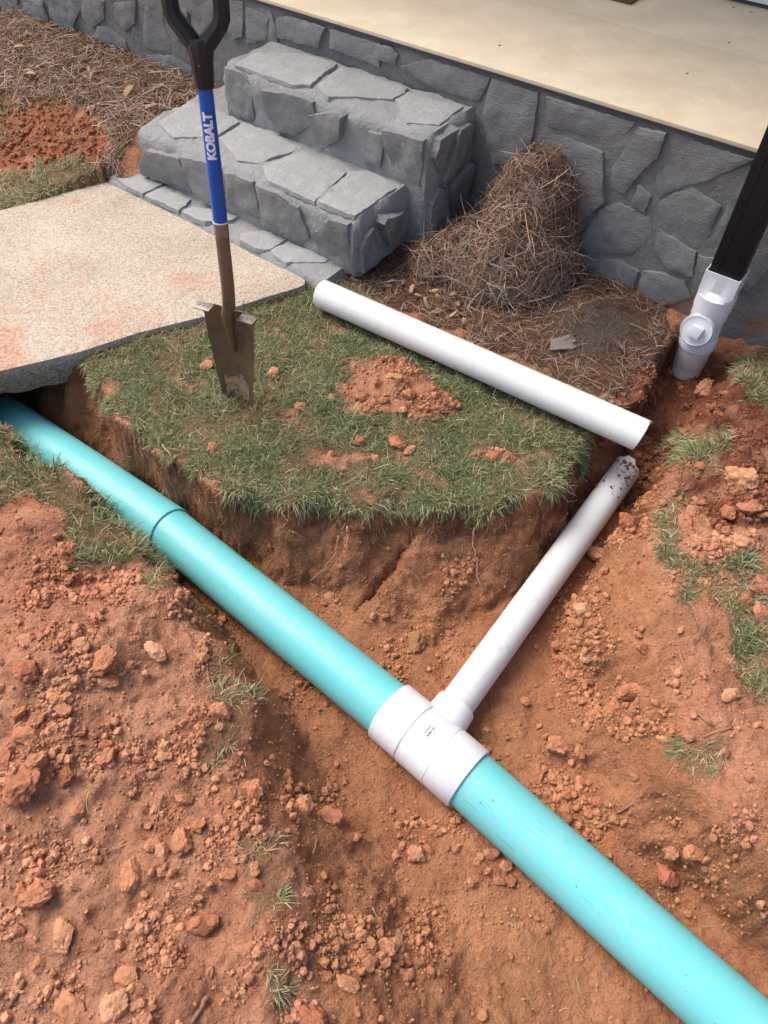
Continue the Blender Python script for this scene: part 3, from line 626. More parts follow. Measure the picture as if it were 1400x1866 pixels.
steps = thing('stone_steps', 'grey mortared stone steps with flagstone treads against the porch wall', 'steps', wall(-1.6, 0.4, 0))
lo = slabcore('bottom_pad', -2.42, -1.10, 0.02, 0.792, -0.12, 0.028, M['smortar'], steps, 0.008, 0.03, 0.03, 2)
mid = slabcore('lower_step', -2.30, -1.045, 0.02, 0.655, 0.0, 0.241, M['smortar'], steps, 0.011, 0.03, 0.04, 3)
top = slabcore('upper_step', -2.05, -0.955, 0.004, 0.315, 0.0, 0.452, M['smortar'], steps, 0.011, 0.03, 0.04, 4)
def flags(cells, zt, parent, mat, seed, th=(0.007, 0.012)):
    for i, c in enumerate(cells): stone(c, WP + ZZ * (zt + 0.004), WE, WN, ZZ, r_.uniform(*th), mat, parent, seed + i, 0.03, 0.018, 0.003, 'flagstone')
flags(voronoi_cells(-2.40, -1.12, 0.66, 0.782, 0.13, 12, 0.010, 1.8), 0.026, lo, M['flag'], 300)
flags(voronoi_cells(-2.27, -1.065, 0.33, 0.640, 0.21, 21, 0.009, 1.35), 0.239, mid, M['flag'], 340)
flags(voronoi_cells(-2.02, -0.985, 0.03, 0.295, 0.24, 32, 0.009, 1.4), 0.450, top, M['flag'], 380)
def faceflags(cells, t_, parent, seed):
    for i, c in enumerate(cells): stone(c, WP + WN * t_, WE, ZZ, WN, r_.uniform(0.008, 0.026), M['face'], parent, seed + i, 0.12, 0.016, 0.008, 'face_stone')
def facepoly(lst, t_):
    out = []
    for x, y in lst:
        p = on(x / 2, y / 2, WP + WN * t_, WN) - WP; out.append((p @ WE, p[2]))
    return out
big = facepoly([(975, 315), (1090, 347), (1142, 372), (1155, 440), (1080, 488), (1010, 470), (988, 400)], 0.315)
jut = facepoly([(1345, 478), (1410, 490), (1392, 605), (1330, 590)], 0.315)
faceflags([big, jut], 0.318, top, 420)
bx = [sum(p[0] for p in g) / len(g) for g in (big, jut)]
faceflags(voronoi_cells(-2.03, -0.975, 0.255, 0.445, 0.15, 44, 0.022, 1.1, lambda x, y: abs(x - bx[0]) < 0.17 or abs(x - bx[1]) < 0.10), 0.315, top, 430)
faceflags(voronoi_cells(-2.28, -1.07, 0.045, 0.232, 0.17, 57, 0.016, 1.3), 0.655, mid, 450)
for cells, s_, par, sd in ((voronoi_cells(0.03, 0.30, 0.02, 0.44, 0.17, 61, 0.025), -0.955, top, 480), (voronoi_cells(0.33, 0.64, 0.02, 0.225, 0.16, 66, 0.025), -1.045, mid, 500)):
    for i, c in enumerate(cells): stone(c, WP + WE * s_, WN, ZZ, WE, r_.uniform(0.012, 0.035), M['stone'], par, sd + i, 0.15, 0.016, 0.009, 'face_stone')

# ------------------------------------------------------------------ pipes (each built along its own local X axis)
def pipe_obj(name, A, B, prof, mat, parent=None, n=56, closed=True):
    A = np.asarray(A, float); B = np.asarray(B, float); L = np.linalg.norm(B - A); ax = Vector((B - A) / L)
    V, F = lathe((0, 0, 0), (1, 0, 0), prof, n, closed); me = bpy.data.meshes.new(name); me.from_pydata([tuple(v) for v in V], [], F); me.update()
    bm = bmesh.new(); bm.from_mesh(me); bmesh.ops.recalc_face_normals(bm, faces=bm.faces); bm.to_mesh(me); bm.free(); me.shade_smooth(); me.set_sharp_from_angle(angle=R(35))
    o = link(name, me, mat, parent); q = ax.to_track_quat('X', 'Z'); o.rotation_mode = 'QUATERNION'; o.rotation_quaternion = q
    o.location = tuple(A - (BASE[parent] if parent else 0)); return o
RT_ = 0.0818
line = lambda d: T0 + TD * d
bell_d = float((at(312, 972, TZ) - T0) @ TD); tee_l = TEE - TD * 0.144; tee_r = TEE + DD * 0.143
JN = at(312, 970, TZ); UD = JN - at(60, 797, TZ - 0.06); UD /= np.linalg.norm(UD)
A = JN - UD * 2.3; L = 2.3
o = pipe_obj('drain_pipe', A, JN, [(0, RT_ - .006), (0, RT_ + 0.004), (L - 1.26, RT_ + 0.004), (L - 1.20, RT_ + 0.0065), (L - 0.002, RT_ + 0.0068), (L, RT_ + 0.005), (L, RT_ + 0.0008), (L - 0.10, RT_ - .006)], M['teal'])
tag(o, 'teal drain pipe with belled end coming from under the concrete path', 'pipe', 'teal drain pipes laid end to end')
A = line(bell_d) - TD * 0.09; L = float(np.linalg.norm(tee_l - A)) + 0.05
o = pipe_obj('drain_pipe', A, tee_l + TD * 0.05, tube_prof(L, RT_), M['teal']); tag(o, 'teal drain pipe between the belled joint and the white tee', 'pipe', 'teal drain pipes laid end to end')
A = tee_r - DD * 0.05; L = 1.75
o = pipe_obj('drain_pipe', A, A + DD * L, tube_prof(L, RT_), M['teal']); tag(o, 'teal drain pipe running on from the white tee along the open trench', 'pipe', 'teal drain pipes laid end to end')
tee = thing('pipe_tee', 'white plastic tee fitting joining two teal pipes and a white branch', 'fitting', TEE)
RO = RT_ + 0.0095
pipe_obj('main_hub', tee_l, tee_r, [(0, RT_ + 0.001), (0, RO - .002), (0.002, RO), (0.094, RO), (0.0955, RO - .0045), (0.0985, RO - .0045), (0.100, RO + 0.0005), (0.195, RO + 0.0005), (0.197, RO - 0.0012), (0.199, RO + 0.0003), (0.284, RO), (0.287, RO - .002), (0.287, RT_ + 0.001)], M['fitting'], tee, 72)
BD = at(1109.5, 900, -0.215) - TEE; BD /= np.linalg.norm(BD); RB = 0.0502
pipe_obj('branch_hub', TEE + BD * 0.03, TEE + BD * 0.135, [(0, RB + .001), (0, RB + .0125), (0.06, RB + .0125), (0.098, RB + .0095), (0.1035, RB + .009), (0.105, RB + .007), (0.105, RB + .0006)], M['fitting'], tee)
# faint print on the tee: a few short rows of specks curved round the body
axm, um, vm = frame_of(TD); cpx = at(783, 1335, TZ + 0.085); ang0 = math.atan2((cpx - TEE) @ vm, (cpx - TEE) @ um); along0 = float((cpx - TEE) @ TD)
def curved_patch(a0, a1, d0, d1, r, n=4):
    V = []; F = []
    for i in range(n + 1):
        q = a0 + (a1 - a0) * i / n
        for dd_ in (d0, d1): V.append(TEE + TD * dd_ + (um * math.cos(q) + vm * math.sin(q)) * r)
    for i in range(n): F.append((2 * i, 2 * i + 1, 2 * i + 3, 2 * i + 2))
    return V, F
rows = []; rr = random.Random(5)
for row, wd in ((-0.0105, 0.0018), (-0.0070, 0.0018), (0.0, 0.0050), (0.0085, 0.0018)):
    q = -0.16 if row < 0.007 else 0.02
    while q < (0.18 if row < 0.007 else 0.14):
        w_ = rr.uniform(0.006, 0.03); rows.append(curved_patch(ang0 + q, ang0 + q + w_, along0 + row, along0 + row + wd, RO + 0.0022, 3)); q += w_ + rr.uniform(0.006, 0.015)
V, F = join(*rows); obj('printed_mark', V, F, M['ink'], tee)
br_end = float((at(1142, 852, -0.20) - TEE) @ BD)
A = TEE + BD * 0.06; L = br_end - 0.06
br = pipe_obj('drain_pipe', A, TEE + BD * br_end, tube_prof(L, RB, 0.005), M['white']); tag(br, 'white drain pipe lying in the side trench, joined to the tee', 'pipe')
for v in br.data.vertices:      # ragged sawn end
    if v.co.x > L - 0.01:
        k = math.atan2(v.co.z, v.co.y); v.co.x += 0.020 * math.sin(k * 1 + 0.6) + 0.006 * math.sin(k * 5) + 0.003 * math.sin(k * 11)
LA, LB = at(586, 535, 0.046), at(1169, 793, 0.046); L = float(np.linalg.norm(LB - LA))
o = pipe_obj('drain_pipe', LA, LB, tube_prof(L, 0.0535, 0.0045), M['loosewhite']); tag(o, 'loose length of white pipe lying across the grass beside the straw', 'pipe')
for v in o.data.vertices:
    if v.co.x > L - 0.01:
        k = math.atan2(v.co.z, v.co.y); v.co.x += 0.012 * math.sin(k - 0.5) + (0.010 if 0.2 < k < 0.7 else 0)

# downspout and the white stack below it
DS, DT = 0.178, 0.112
dsp = thing('downspout', 'black rectangular metal downspout fixed to the grey stone wall', 'downspout', wall(DS, DT, 0.19))
V, F = box(wall(DS, DT - 0.004, 1.40), WE, WN, ZZ, 0.054, 0.040, 1.19, 0.006); obj('tube', V, F, M['black'], dsp, True, 30)
for sx_ in (-0.025, 0.025): V, F = box(wall(DS + sx_, DT + 0.0362, 1.40), WE, WN, ZZ, 0.004, 0.0025, 1.18, 0.001); obj('rib', V, F, M['black'], dsp, True, 30)
ad = thing('downspout_adapter', 'white square-to-round adapter fitted over the foot of the black downspout', 'adapter', wall(DS, DT, 0.13))
def rect_ring(hs, ht, z, n=10):
    out = []
    for (a, b), (c, e) in zip([(-1, -1), (1, -1), (1, 1), (-1, 1)], [(1, -1), (1, 1), (-1, 1), (-1, -1)]):
        for k in range(n): out.append(wall(DS + hs * (a + (c - a) * k / n), DT - 0.004 + ht * (b + (e - b) * k / n), z))
    return out
def circ_ring(r, z, n=40): return [wall(DS + r * math.cos(-math.pi * 0.75 + 2 * math.pi * k / n), DT + r * math.sin(-math.pi * 0.75 + 2 * math.pi * k / n), z) for k in range(n)]
rings = [rect_ring(.0575, .043, .252), rect_ring(.0615, .047, .252), rect_ring(.0615, .047, .180), circ_ring(.0640, .1605), circ_ring(.0672, .160), circ_ring(.0668, .104), circ_ring(.0650, .102), circ_ring(.0600, .102)]
V = [p for r2 in rings for p in r2]; F = []
for i in range(len(rings) - 1):
    for k in range(40): F.append((i * 40 + k, i * 40 + (k + 1) % 40, (i + 1) * 40 + (k + 1) % 40, (i + 1) * 40 + k))
inner = [rect_ring(.0575, .043, .252), rect_ring(.0575, .043, .16)]; o0 = len(V); V += inner[0] + inner[1]
for k in range(40): F.append((o0 + k, o0 + 40 + k, o0 + 40 + (k + 1) % 40, o0 + (k + 1) % 40))
obj('shell', V, F, M['fitting'], ad, True, 40)
co = thing('cleanout_tee', 'white cleanout tee with round screw plug below the downspout adapter', 'fitting', wall(DS, DT, -0.10))
V, F = lathe(wall(DS, DT, -0.070), ZZ, [(0, .0600), (0, .0660), (0.002, .0680), (0.044, .0680), (0.048, .066), (0.054, .0620), (0.130, .0615), (0.135, .0640), (0.1705, .0640), (0.1715, .060)], 48); obj('body', V, F, M['fitting'], co, True, 35)
cz = 0.022; cn = WN * 0.97 + ZZ * 0.24; cn /= np.linalg.norm(cn); c0 = wall(DS - 0.004, DT, cz)
V, F = lathe(c0, cn, [(0.01, .0565), (0.074, .0575), (0.0745, .0605), (0.084, .0605), (0.086, .059)], 48); obj('plug_hub', V, F, M['fitting'], co, True, 35)
V, F = lathe(c0 + cn * 0.076, cn, [(0, .0572), (0.012, .0572), (0.0135, .0560), (0.0138, .0545), (0.0115, .0530), (0.0110, .030), (0.0112, .0)], 48); plug = obj('screw_plug', V, F, M['fitting'], co, True, 30)
ca, cu, cv = frame_of(cn); V, F = box(c0 + cn * 0.097, cu * math.cos(.15) + cv * math.sin(.15), -cu * math.sin(.15) + cv * math.cos(.15), cn, 0.0215, 0.0215, 0.0115, 0.0025); obj('square_lug', V, F, M['fitting'], plug, True, 30)
sb_ = thing('pipe_stub', 'short white riser pipe standing in the dug soil under the cleanout', 'pipe', wall(DS, DT, -0.25))
V, F = lathe(wall(DS, DT, -0.40), ZZ, [(0, .053), (0, .0590), (0.243, .0590), (0.246, .0618), (0.247, .0622), (0.328, .0622), (0.3295, .061), (0.3295, .055)], 48); obj('tube', V, F, M['loosewhite'], sb_, True, 35)

# ------------------------------------------------------------------ shovel
SB = at(434, 722, -0.01); SBz = float(zat(SB[0], SB[1])); SB = np.array([SB[0], SB[1], SBz])
shv = thing('shovel', 'narrow drain spade with blue shaft and black grip standing in the grass', 'shovel', SB)
yaw = R(-24); ex = np.array([math.cos(yaw), math.sin(yaw), 0]); ey = np.array([-math.sin(yaw), math.cos(yaw), 0])      # ey points away from the camera
YN = np.array([0, 1.0, 0])
ring_p = on(402, 405, np.array([0, 1.800, 0]), YN); top_p = on(374, 160, np.array([0, 1.850, 0]), YN); btop = on(417, 563, np.array([0, 1.835, 0]), YN)
lean = top_p - ring_p; lean /= np.linalg.norm(lean); blean = btop - SB; BL = np.linalg.norm(blean) / 0.3545; blean /= np.linalg.norm(blean)
def SL(x, y, zz): return SB + ex * x + ey * y + blean * (zz * BL)
nu, nv = 15, 34; V = []; F = []
ZB = np.linspace(-0.07, 0.352, nv)
def bw(zz): return 0.061 + 0.025 * sm(-0.02, 0.30, zz)
for side_ in (0, 1):
    for j, zz in enumerate(ZB):
        w = float(bw(zz)); fl_ = 0.016 * float(sm(0.315, 0.352, zz))
        for i in range(nu):
            u = -1 + 2 * i / (nu - 1); x = u * (w + fl_); y = -0.018 * (u * u) + 0.010
            y -= 0.016 * math.exp(-(u / 0.22) ** 2) * float(sm(0.16, 0.34, zz))      # frog swelling towards the socket
            V.append(SL(x, y + (0.0028 if side_ else 0), zz + 0.0 * u))
o1 = nu * nv
for j in range(nv - 1):
    for i in range(nu - 1):
        a_ = j * nu + i; F.append((a_, a_ + 1, a_ + nu + 1, a_ + nu)); F.append((o1 + a_, o1 + a_ + nu, o1 + a_ + nu + 1, o1 + a_ + 1))
for j in range(nv - 1):
    for i in (0, nu - 1): a_ = j * nu + i; F.append((a_, a_ + nu, o1 + a_ + nu, o1 + a_))
for i in range(nu - 1): a_ = (nv - 1) * nu + i; F.append((a_, a_ + 1, o1 + a_ + 1, o1 + a_)); F.append((i, i + 1, o1 + i + 1, o1 + i))
blade = obj('blade', V, F, M['steel'], shv, True, 50)
V = []; F = []; nt = 12
for j in range(nt):
    zz = -0.03 + 0.14 * j / (nt - 1)
    for i in range(9):
        u = -0.72 + 1.44 * i / 8; lim = 0.100 - 0.03 * (u * u) + 0.010 * math.sin(u * 7); zc = min(zz, lim); V.append(SL(u * float(bw(zc)), -0.018 * u * u + 0.010 - 0.0012, zc))
for j in range(nt - 1):
    for i in range(8): a_ = j * 9 + i; F.append((a_, a_ + 1, a_ + 10, a_ + 9))
obj('worn_tip', V, F, M['tip'], blade)
for sgn in (-1, 1):     # folded foot treads with three drilled holes
    c = SL(sgn * 0.076, -0.020, 0.3545); V, F = box(c, ex, ey, blean, 0.027, 0.017, 0.0022, 0.0015); tr = obj('foot_tread', V, F, M['bare'], blade, True, 30)
    for k in (-1, 0, 1): V, F = lathe(c + ex * k * 0.0145 + lean * 0.0021, lean, [(0, .0), (0.0004, .0028), (0.0003, .0)], 10); obj('tread_hole', V, F, M['grip'], blade)
s0 = ring_p - lean * 0.652
def SH(zz): return s0 + lean * zz
nb = SL(0, -0.012, 0.345); nt0 = SH(0.47)
path_pts = [SL(0, 0.002, 0.20), SL(0, -0.004, 0.28), nb, nb * 0.66 + nt0 * 0.34 + ex * 0.006, nb * 0.33 + nt0 * 0.67 + ex * 0.003, nt0, SH(0.52), SH(0.57), SH(0.66)]
V, F = sweep(path_pts, [0.007, 0.013, 0.0185, 0.0195, 0.0190, 0.0188, 0.0188, 0.0188, 0.0188], 24); obj('neck_socket', V, F, M['steel'], shv, True, 60)
V, F = lathe(SH(0.617), lean, [(0, .0188), (0, .0198), (0.034, .0198), (0.034, .0185)], 32); obj('metal_band', V, F, M['band'], shv, True, 35)
V, F = lathe(SH(0.652), lean, [(0, .0185), (0, .0203), (0.0035, .0203), (0.0035, .0185)], 32); obj('white_ring', V, F, M['letter'], shv, True, 35)
ZT = 0.652 + float(np.linalg.norm(top_p - ring_p))
V, F = lathe(SH(0.655), lean, [(0, .0192), (ZT - 0.66, .0180), (ZT - 0.60, .0180)], 32); shaft = obj('shaft', V, F, M['blue'], shv)
# lettering wrapped round the shaft
fc = bpy.data.curves.new('lettering', 'FONT'); fc.body = 'KOBALT'; fc.size = 0.030; fc.offset = 0.0017; fc.align_x = 'CENTER'; fc.align_y = 'CENTER'; fc.space_character = 0.98; fc.resolution_u = 3
tmp = bpy.data.objects.new('lettering_tmp', fc); COL.objects.link(tmp); dg = bpy.context.evaluated_depsgraph_get(); me = bpy.data.meshes.new_from_object(tmp.evaluated_get(dg)); bpy.data.objects.remove(tmp); bpy.data.curves.remove(fc)
bm = bmesh.new(); bm.from_mesh(me)
for k in range(-12, 13): bmesh.ops.bisect_plane(bm, geom=bm.verts[:] + bm.edges[:] + bm.faces[:], plane_co=(0, k * 0.0012, 0), plane_no=(0, 1, 0))
a3, u3, v3 = frame_of(lean); ZL = 0.655 + (ZT - 0.655) * 0.675; tocam = EYE - SH(ZL); ang_c = math.atan2(tocam @ v3, tocam @ u3)
left_dir = -RT; sgn_l = 1 if (np.cross(lean, tocam) @ left_dir) > 0 else -1
chk = (-u3 * math.sin(ang_c) + v3 * math.cos(ang_c)) @ left_dir; sgn_l = 1 if chk > 0 else -1
lm = []
bm.verts.index_update(); xs_ = [v.co.x for v in bm.verts]; fx = 0.108 / (max(xs_) - min(xs_))
for v in bm.verts:
    q = ang_c + sgn_l * (v.co.y / 0.0187 + 0.10); lm.append(SH(ZL) + lean * v.co.x * fx + (u3 * math.cos(q) + v3 * math.sin(q)) * 0.0190)
LF = [[v.index for v in f.verts] for f in bm.faces]; bm.free(); obj('lettering', lm, LF, M['letter'], shaft, False)
# grip: socket, two splayed arms, cross bar
grip = [sweep([SH(ZT), SH(ZT + 0.012), SH(ZT + 0.05), SH(ZT + 0.085), SH(ZT + 0.10)], [.0215, .0235, .0262, .030, .026], 10)]
gx_ = RT * math.cos(0.25) - np.array([0, 1, 0]) * math.sin(0.25)
gy_ = np.cross(lean, gx_)
def GP(x, zz, y=0): return SH(ZT + zz) + gx_ * x + gy_ * y
for sg in (-1, 1):
    grip.append(sweep([GP(sg * 0.006, 0.062), GP(sg * 0.014, 0.088), GP(sg * 0.054, 0.134), GP(sg * 0.060, 0.146), GP(sg * 0.061, 0.165), GP(sg * 0.060, 0.25), GP(sg * 0.057, 0.268)], [.022, .022, .021, .021, .0205, .0195, .016], 8, True, 0.95, math.pi / 8))
grip.append(sweep([GP(-0.062, 0.258), GP(-0.03, 0.263), GP(0.03, 0.263), GP(0.062, 0.258)], 0.0165, 16))
V, F = join(*grip); gr = obj('grip', V, F, M['grip'], shv, True, 28)
rv = SH(ZT + 0.045) + tocam / np.linalg.norm(tocam) * 0.0235 - RT * 0.006; V, F = lathe(rv, EYE - rv, [(0, .0042), (0.002, .0040), (0.0034, .0022), (0.0037, .0)], 14); obj('rivet', V, F, M['bare'], gr)

# ------------------------------------------------------------------ blades, needles and fibres (ribbons built in bulk)
def ribbons(P, up, head, L, W, rise, droop, col, curl=0.0, lv=(0, .38, .72, 1.0)):
    """P roots; up, head unit vectors; rise = upward share, droop = how far the tip bends back down"""
    n = len(P); side = np.cross(up, head); side /= np.linalg.norm(side, axis=1, keepdims=True) + 1e-9; m = len(lv); V = np.zeros((n, 2 * m - 1, 3)); C = np.zeros((n, 2 * m - 1, 3)); tw = rng.uniform(-1, 1, (n, 1))
    for k, t_ in enumerate(lv):
        c = P + head * (L * (1 - 0.45 * rise) * t_)[:, None] + up * (L * (rise * t_ - droop * t_ * t_))[:, None] + side * (L * curl * t_ * t_)[:, None]
        w = side + up * tw * 0.8; w /= np.linalg.norm(w, axis=1, keepdims=True); hw = (W * (1 - 0.45 * t_) / 2)[:, None]
        if k < m - 1: V[:, 2 * k] = c - w * hw; V[:, 2 * k + 1] = c + w * hw; C[:, 2 * k] = C[:, 2 * k + 1] = col * (0.92 + 0.12 * t_)
        else: V[:, 2 * k] = c; C[:, 2 * k] = col
    T = []
    for k in range(m - 2): T += [(2 * k, 2 * k + 1, 2 * k + 3), (2 * k, 2 * k + 3, 2 * k + 2)]
    T.append((2 * m - 4, 2 * m - 3, 2 * m - 2)); T = np.array(T)
    F = (np.arange(n)[:, None, None] * (2 * m - 1) + T[None]).reshape(-1, 3); return V.reshape(-1, 3), F, C.reshape(-1, 3)
def cat(*parts):
    V = []; F = []; C = []; o = 0
    for v, f, c in parts: V.append(v); F.append(f + o); C.append(c); o += len(v)
    return np.concatenate(V), np.concatenate(F), np.concatenate(C)
def unit(v): return v / (np.linalg.norm(v, axis=1, keepdims=True) + 1e-9)
def palette(n, cols, wts):
    k = rng.choice(len(cols), n, p=np.array(wts) / sum(wts)); c = np.array(cols)[k]; return c * rng.uniform(0.78, 1.2, (n, 1)) * rng.uniform(0.94, 1.06, (n, 3))
GREEN = [S(98, 118, 72), S(84, 106, 68), S(122, 134, 90), S(138, 144, 104), S(190, 180, 140), S(158, 140, 104)]
def sward(mask, n, lmin, lmax, wts, up_mul=1.0, weight=None, w=0.0026, hang=False):
    P, N, k = pick(mask, n, weight); a = rng.uniform(0, 2 * np.pi, n); head = np.stack([np.cos(a), np.sin(a), 0 * a], 1)
    steep = np.clip((0.95 - N[:, 2]) * 3, 0, 1); dn = N.copy(); dn[:, 2] = 0; dn = unit(dn); head = unit(head + dn * (2.0 * steep)[:, None])
    up = unit(N * 0.4 + np.array([0, 0, 0.9])); L = rng.uniform(lmin, lmax, n) * rng.uniform(0.6, 1.15, n); rise = np.clip(rng.normal(0.62, 0.25, n) * up_mul, 0.08, 1.1); droop = rng.uniform(0.1, 0.75, n) * (0.5 + steep * 1.4)
    col = palette(n, GREEN, wts); patch = fbm(P * np.array([1, 1, 0]), 6, 3, 91)
    pale = np.clip(patch * 1.4 + 0.05, 0, 0.75)[:, None] * rng.random((n, 1)); col = col * (1 - pale) + np.array(S(166, 160, 126)) * pale
    return ribbons(P - N * 0.004, up, head, L, np.full(n, w) * rng.uniform(0.7, 1.3, n), rise, droop, col, rng.uniform(-.25, .25, n))
def stuff(name, parts, mat, label, cat_):
    V, F, C = cat(*parts); o = link(name, fast_mesh(name, V, F, C, True), mat); return tag(o, label, cat_, kind='stuff')
lush = [5, 4.5, 4, 3, 2.2, 1.0]; dry = [2, 2, 3, 3, 3, 2]; dead = [.2, .2, .6, 1, 4, 4]
gpatch = np.clip(0.7 + 1.3 * fbm(G0, 6, 3, 95), 0.06, 2)
gpt = np.clip(0.15 + 2.2 * fbm(G0, 9, 3, 99), 0.02, 2); edge_l = lawn & ((Nf[:, 2] < 0.88) | (inR & (pr > 0.6)))
stuff('grass', [sward(lawn, 50000, 0.026, 0.064, lush, 0.85, gpatch, 0.0022), sward(lawn, 17000, 0.025, 0.06, dead, 0.4, None, 0.0018), sward(lawn, 2200, 0.06, 0.115, [2, 2, 3, 3, 4, 2], 0.8, gpt, 0.0020), sward(edge_l, 3000, 0.025, 0.06, [1, 1, 1, 2, 3, 4], 0.4, gpt, 0.0018)], M['grass'], 'matted green grass on the turf island between path and trenches', 'grass')
stuff('grass', [sward(grassL, 9000, 0.04, 0.085, [4, 4, 4, 3, 2, 1], 1.15, gpatch, 0.0034), sward(grassL, 4000, 0.03, 0.07, dead, 0.5, None, 0.0022)], M['grass'], 'longer green grass overhanging the teal pipe beside the path', 'grass')
stuff('grass', [sward(tufts, 7000, 0.03, 0.06, [4, 4, 4, 4, 4, 2], 1.0, gpt, 0.0026), sward(tufts, 5000, 0.03, 0.07, dead, 0.4, None, 0.0020)], M['grass'], 'ragged grass tufts along the bank right of the white branch pipe', 'grass')
stuff('grass', [sward(tuftl, 1900, 0.025, 0.055, [1, 1, 2, 4, 5, 4], 0.8, gpt, 0.0022)], M['grass'], 'half-buried grass tufts along the edge of the loose spoil', 'grass')
stuff('grass', [sward(farL, 4200, 0.025, 0.055, [.5, .5, 2, 4, 6, 4], 0.7, gpatch, 0.0028), sward(farred, 2600, 0.03, 0.06, [3, 3, 4, 3, 3, 2], 0.9, np.clip(fbm(G0, 4, 2, 97), 0, 1) + 0.02, 0.0035)], M['grass'], 'thin grass between the path edge and the red soil by the mulch bed', 'grass')
# root mat hanging out of the cut turf edge
rootm = (wallz & lawnside & (pr > 0.62) & (px < 1080) & vis); P, N, k = pick(rootm, 4200, np.clip(0.1 + 2.4 * fbm(G0, 11, 2, 98), 0.03, 2)); n = len(P); dn = unit(N * np.array([1, 1, 0.2])); a = rng.normal(0, 0.6, (n, 3)); head = unit(dn + a * 0.6 + np.array([0, 0, -0.9]))
up = unit(N + 0.01); col = palette(n, [S(150, 118, 88), S(120, 88, 62), S(178, 152, 118), S(92, 62, 44)], [3, 3, 1.5, 2])
stuff('grass_roots', [ribbons(P - N * 0.004, up, head, rng.uniform(0.012, 0.045, n), rng.uniform(0.0010, 0.0020, n), rng.uniform(0, .3, n), rng.uniform(0, .5, n), col, rng.uniform(-.4, .4, n))], M['straw'], 'brown root fibres hanging from the cut edge of the turf', 'roots')
# scattered grass litter on the spoil and soil
loose = vis & ~turf & ~bedR & ~bedL & ~ins & (px > -100) & (px < 1500) & (py > 600) & (py < 1950) & ~inF
P, N, k = pick(loose | (inF & vis & (py > 600)), 900); n = len(P); a = rng.uniform(0, 2 * np.pi, n); head = unit(np.stack([np.cos(a), np.sin(a), 0 * a], 1)); head = unit(head - N * np.sum(head * N, 1)[:, None])
stuff('grass_litter', [ribbons(P + N * 0.004, N, head, rng.uniform(0.012, 0.05, n), rng.uniform(0.0010, 0.002, n), rng.uniform(0, .25, n), rng.uniform(0, .25, n), palette(n, [S(196, 170, 130), S(150, 116, 84), S(120, 90, 64)], [2, 2, 2]), rng.uniform(-.5, .5, n))], M['straw'], 'scattered dry grass stems on the bare red soil', 'litter')

# ------------------------------------------------------------------ pine straw
NEED = [S(146, 114, 92), S(122, 92, 74), S(172, 142, 118), S(98, 74, 60), S(194, 176, 156), S(146, 138, 130)]
def needles(P, N, n, lo_, hi_, w, wts, lift=0.012, bias=None, rise=(0, .3), droop=(0, .35), cu=0.30):
    a = rng.normal(0, 1, (n, 3)); head = unit(a - N * np.sum(a * N, 1)[:, None])
    if bias is not None: head = unit(head + bias)
    L = rng.uniform(lo_, hi_, n); return ribbons(P - head * (L * 0.35)[:, None] + N * rng.uniform(0, lift, (n, 1)), N, head, L, w * rng.uniform(.7, 1.3, n), rng.uniform(*rise, n), rng.uniform(*droop, n), palette(n, NEED, wts), rng.uniform(-cu, cu, n), (0, .25, .5, .75, 1.0))
P, N, k = pick(bedR, 9000, 1.1 - np.clip(scree * 1.6, 0, 1) + np.clip(1.6 * fbm(G0, 7, 2, 161), -0.05, 1)); pr1 = needles(P, N, 9000, 0.03, 0.11, 0.0020, [2, 4, 1.2, 6, .5, 2], 0.012)
stuff('pine_straw', [pr1], M['straw'], 'thin brown pine straw bed along the foot of the porch wall', 'pine straw')
P, N, k = pick(bedL, 16000); stuff('pine_straw', [needles(P, N, 16000, 0.05, 0.15, 0.0030, [3, 4, 3, 3, 2, 1], 0.03)], M['straw'], 'pine straw mulch bed between the steps and the far wall', 'pine straw')
# the heaped straw against wall and steps
pile_b = wall(-0.62, 0.22, 0.0); pile = thing('pine_straw_pile', 'tall heap of brown pine straw piled against wall and steps', 'straw pile', pile_b)
ns, ntt = 90, 80; SS = np.linspace(-1.05, -0.12, ns); TT = np.linspace(0.004, 0.66, ntt); s2, t2 = np.meshgrid(SS, TT)
def bump2(s, t_, h, rs, rt_): q = ((s2 - s) / rs) ** 2 + ((t2 - t_) / rt_) ** 2; return h * np.exp(-q ** 2.1)
hp = np.maximum.reduce([bump2(-0.61, 0.08, 0.43, 0.10, 0.15), bump2(-0.59, 0.13, 0.37, 0.150, 0.16), bump2(-0.57, 0.22, 0.27, 0.165, 0.14), bump2(-0.76, 0.25, 0.15, 0.12, 0.15), bump2(-0.84, 0.36, 0.07, 0.12, 0.12), bump2(-0.60, 0.31, 0.16, 0.15, 0.10)])
fl3 = np.stack([s2.ravel(), t2.ravel(), 0 * s2.ravel()], 1); hp = hp * (1 + 0.34 * fbm(fl3, 8, 3, 51).reshape(hp.shape)) + 0.015 * fbm(fl3, 30, 2, 52).reshape(hp.shape) * (hp > 0.03)
Wp = WP + s2[..., None] * WE + t2[..., None] * WN; gzp = zat(Wp[..., 0].ravel(), Wp[..., 1].ravel()).reshape(s2.shape); Wp = Wp + (gzp - 0.03 + hp)[..., None] * ZZ
ii = np.arange(ns * ntt).reshape(ntt, ns); Qp = np.stack([ii[:-1, :-1], ii[1:, :-1], ii[1:, 1:], ii[:-1, 1:]], 2).reshape(-1, 4)
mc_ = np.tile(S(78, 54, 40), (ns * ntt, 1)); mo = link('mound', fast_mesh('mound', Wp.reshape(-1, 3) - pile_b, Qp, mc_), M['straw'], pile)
Np = normals(Wp).reshape(-1, 3); Np = np.where(Np[:, 2:3] < 0, -Np, Np); flat = Wp.reshape(-1, 3); wgt = (hp.ravel() > 0.035) / np.maximum(Np[:, 2], 0.18)
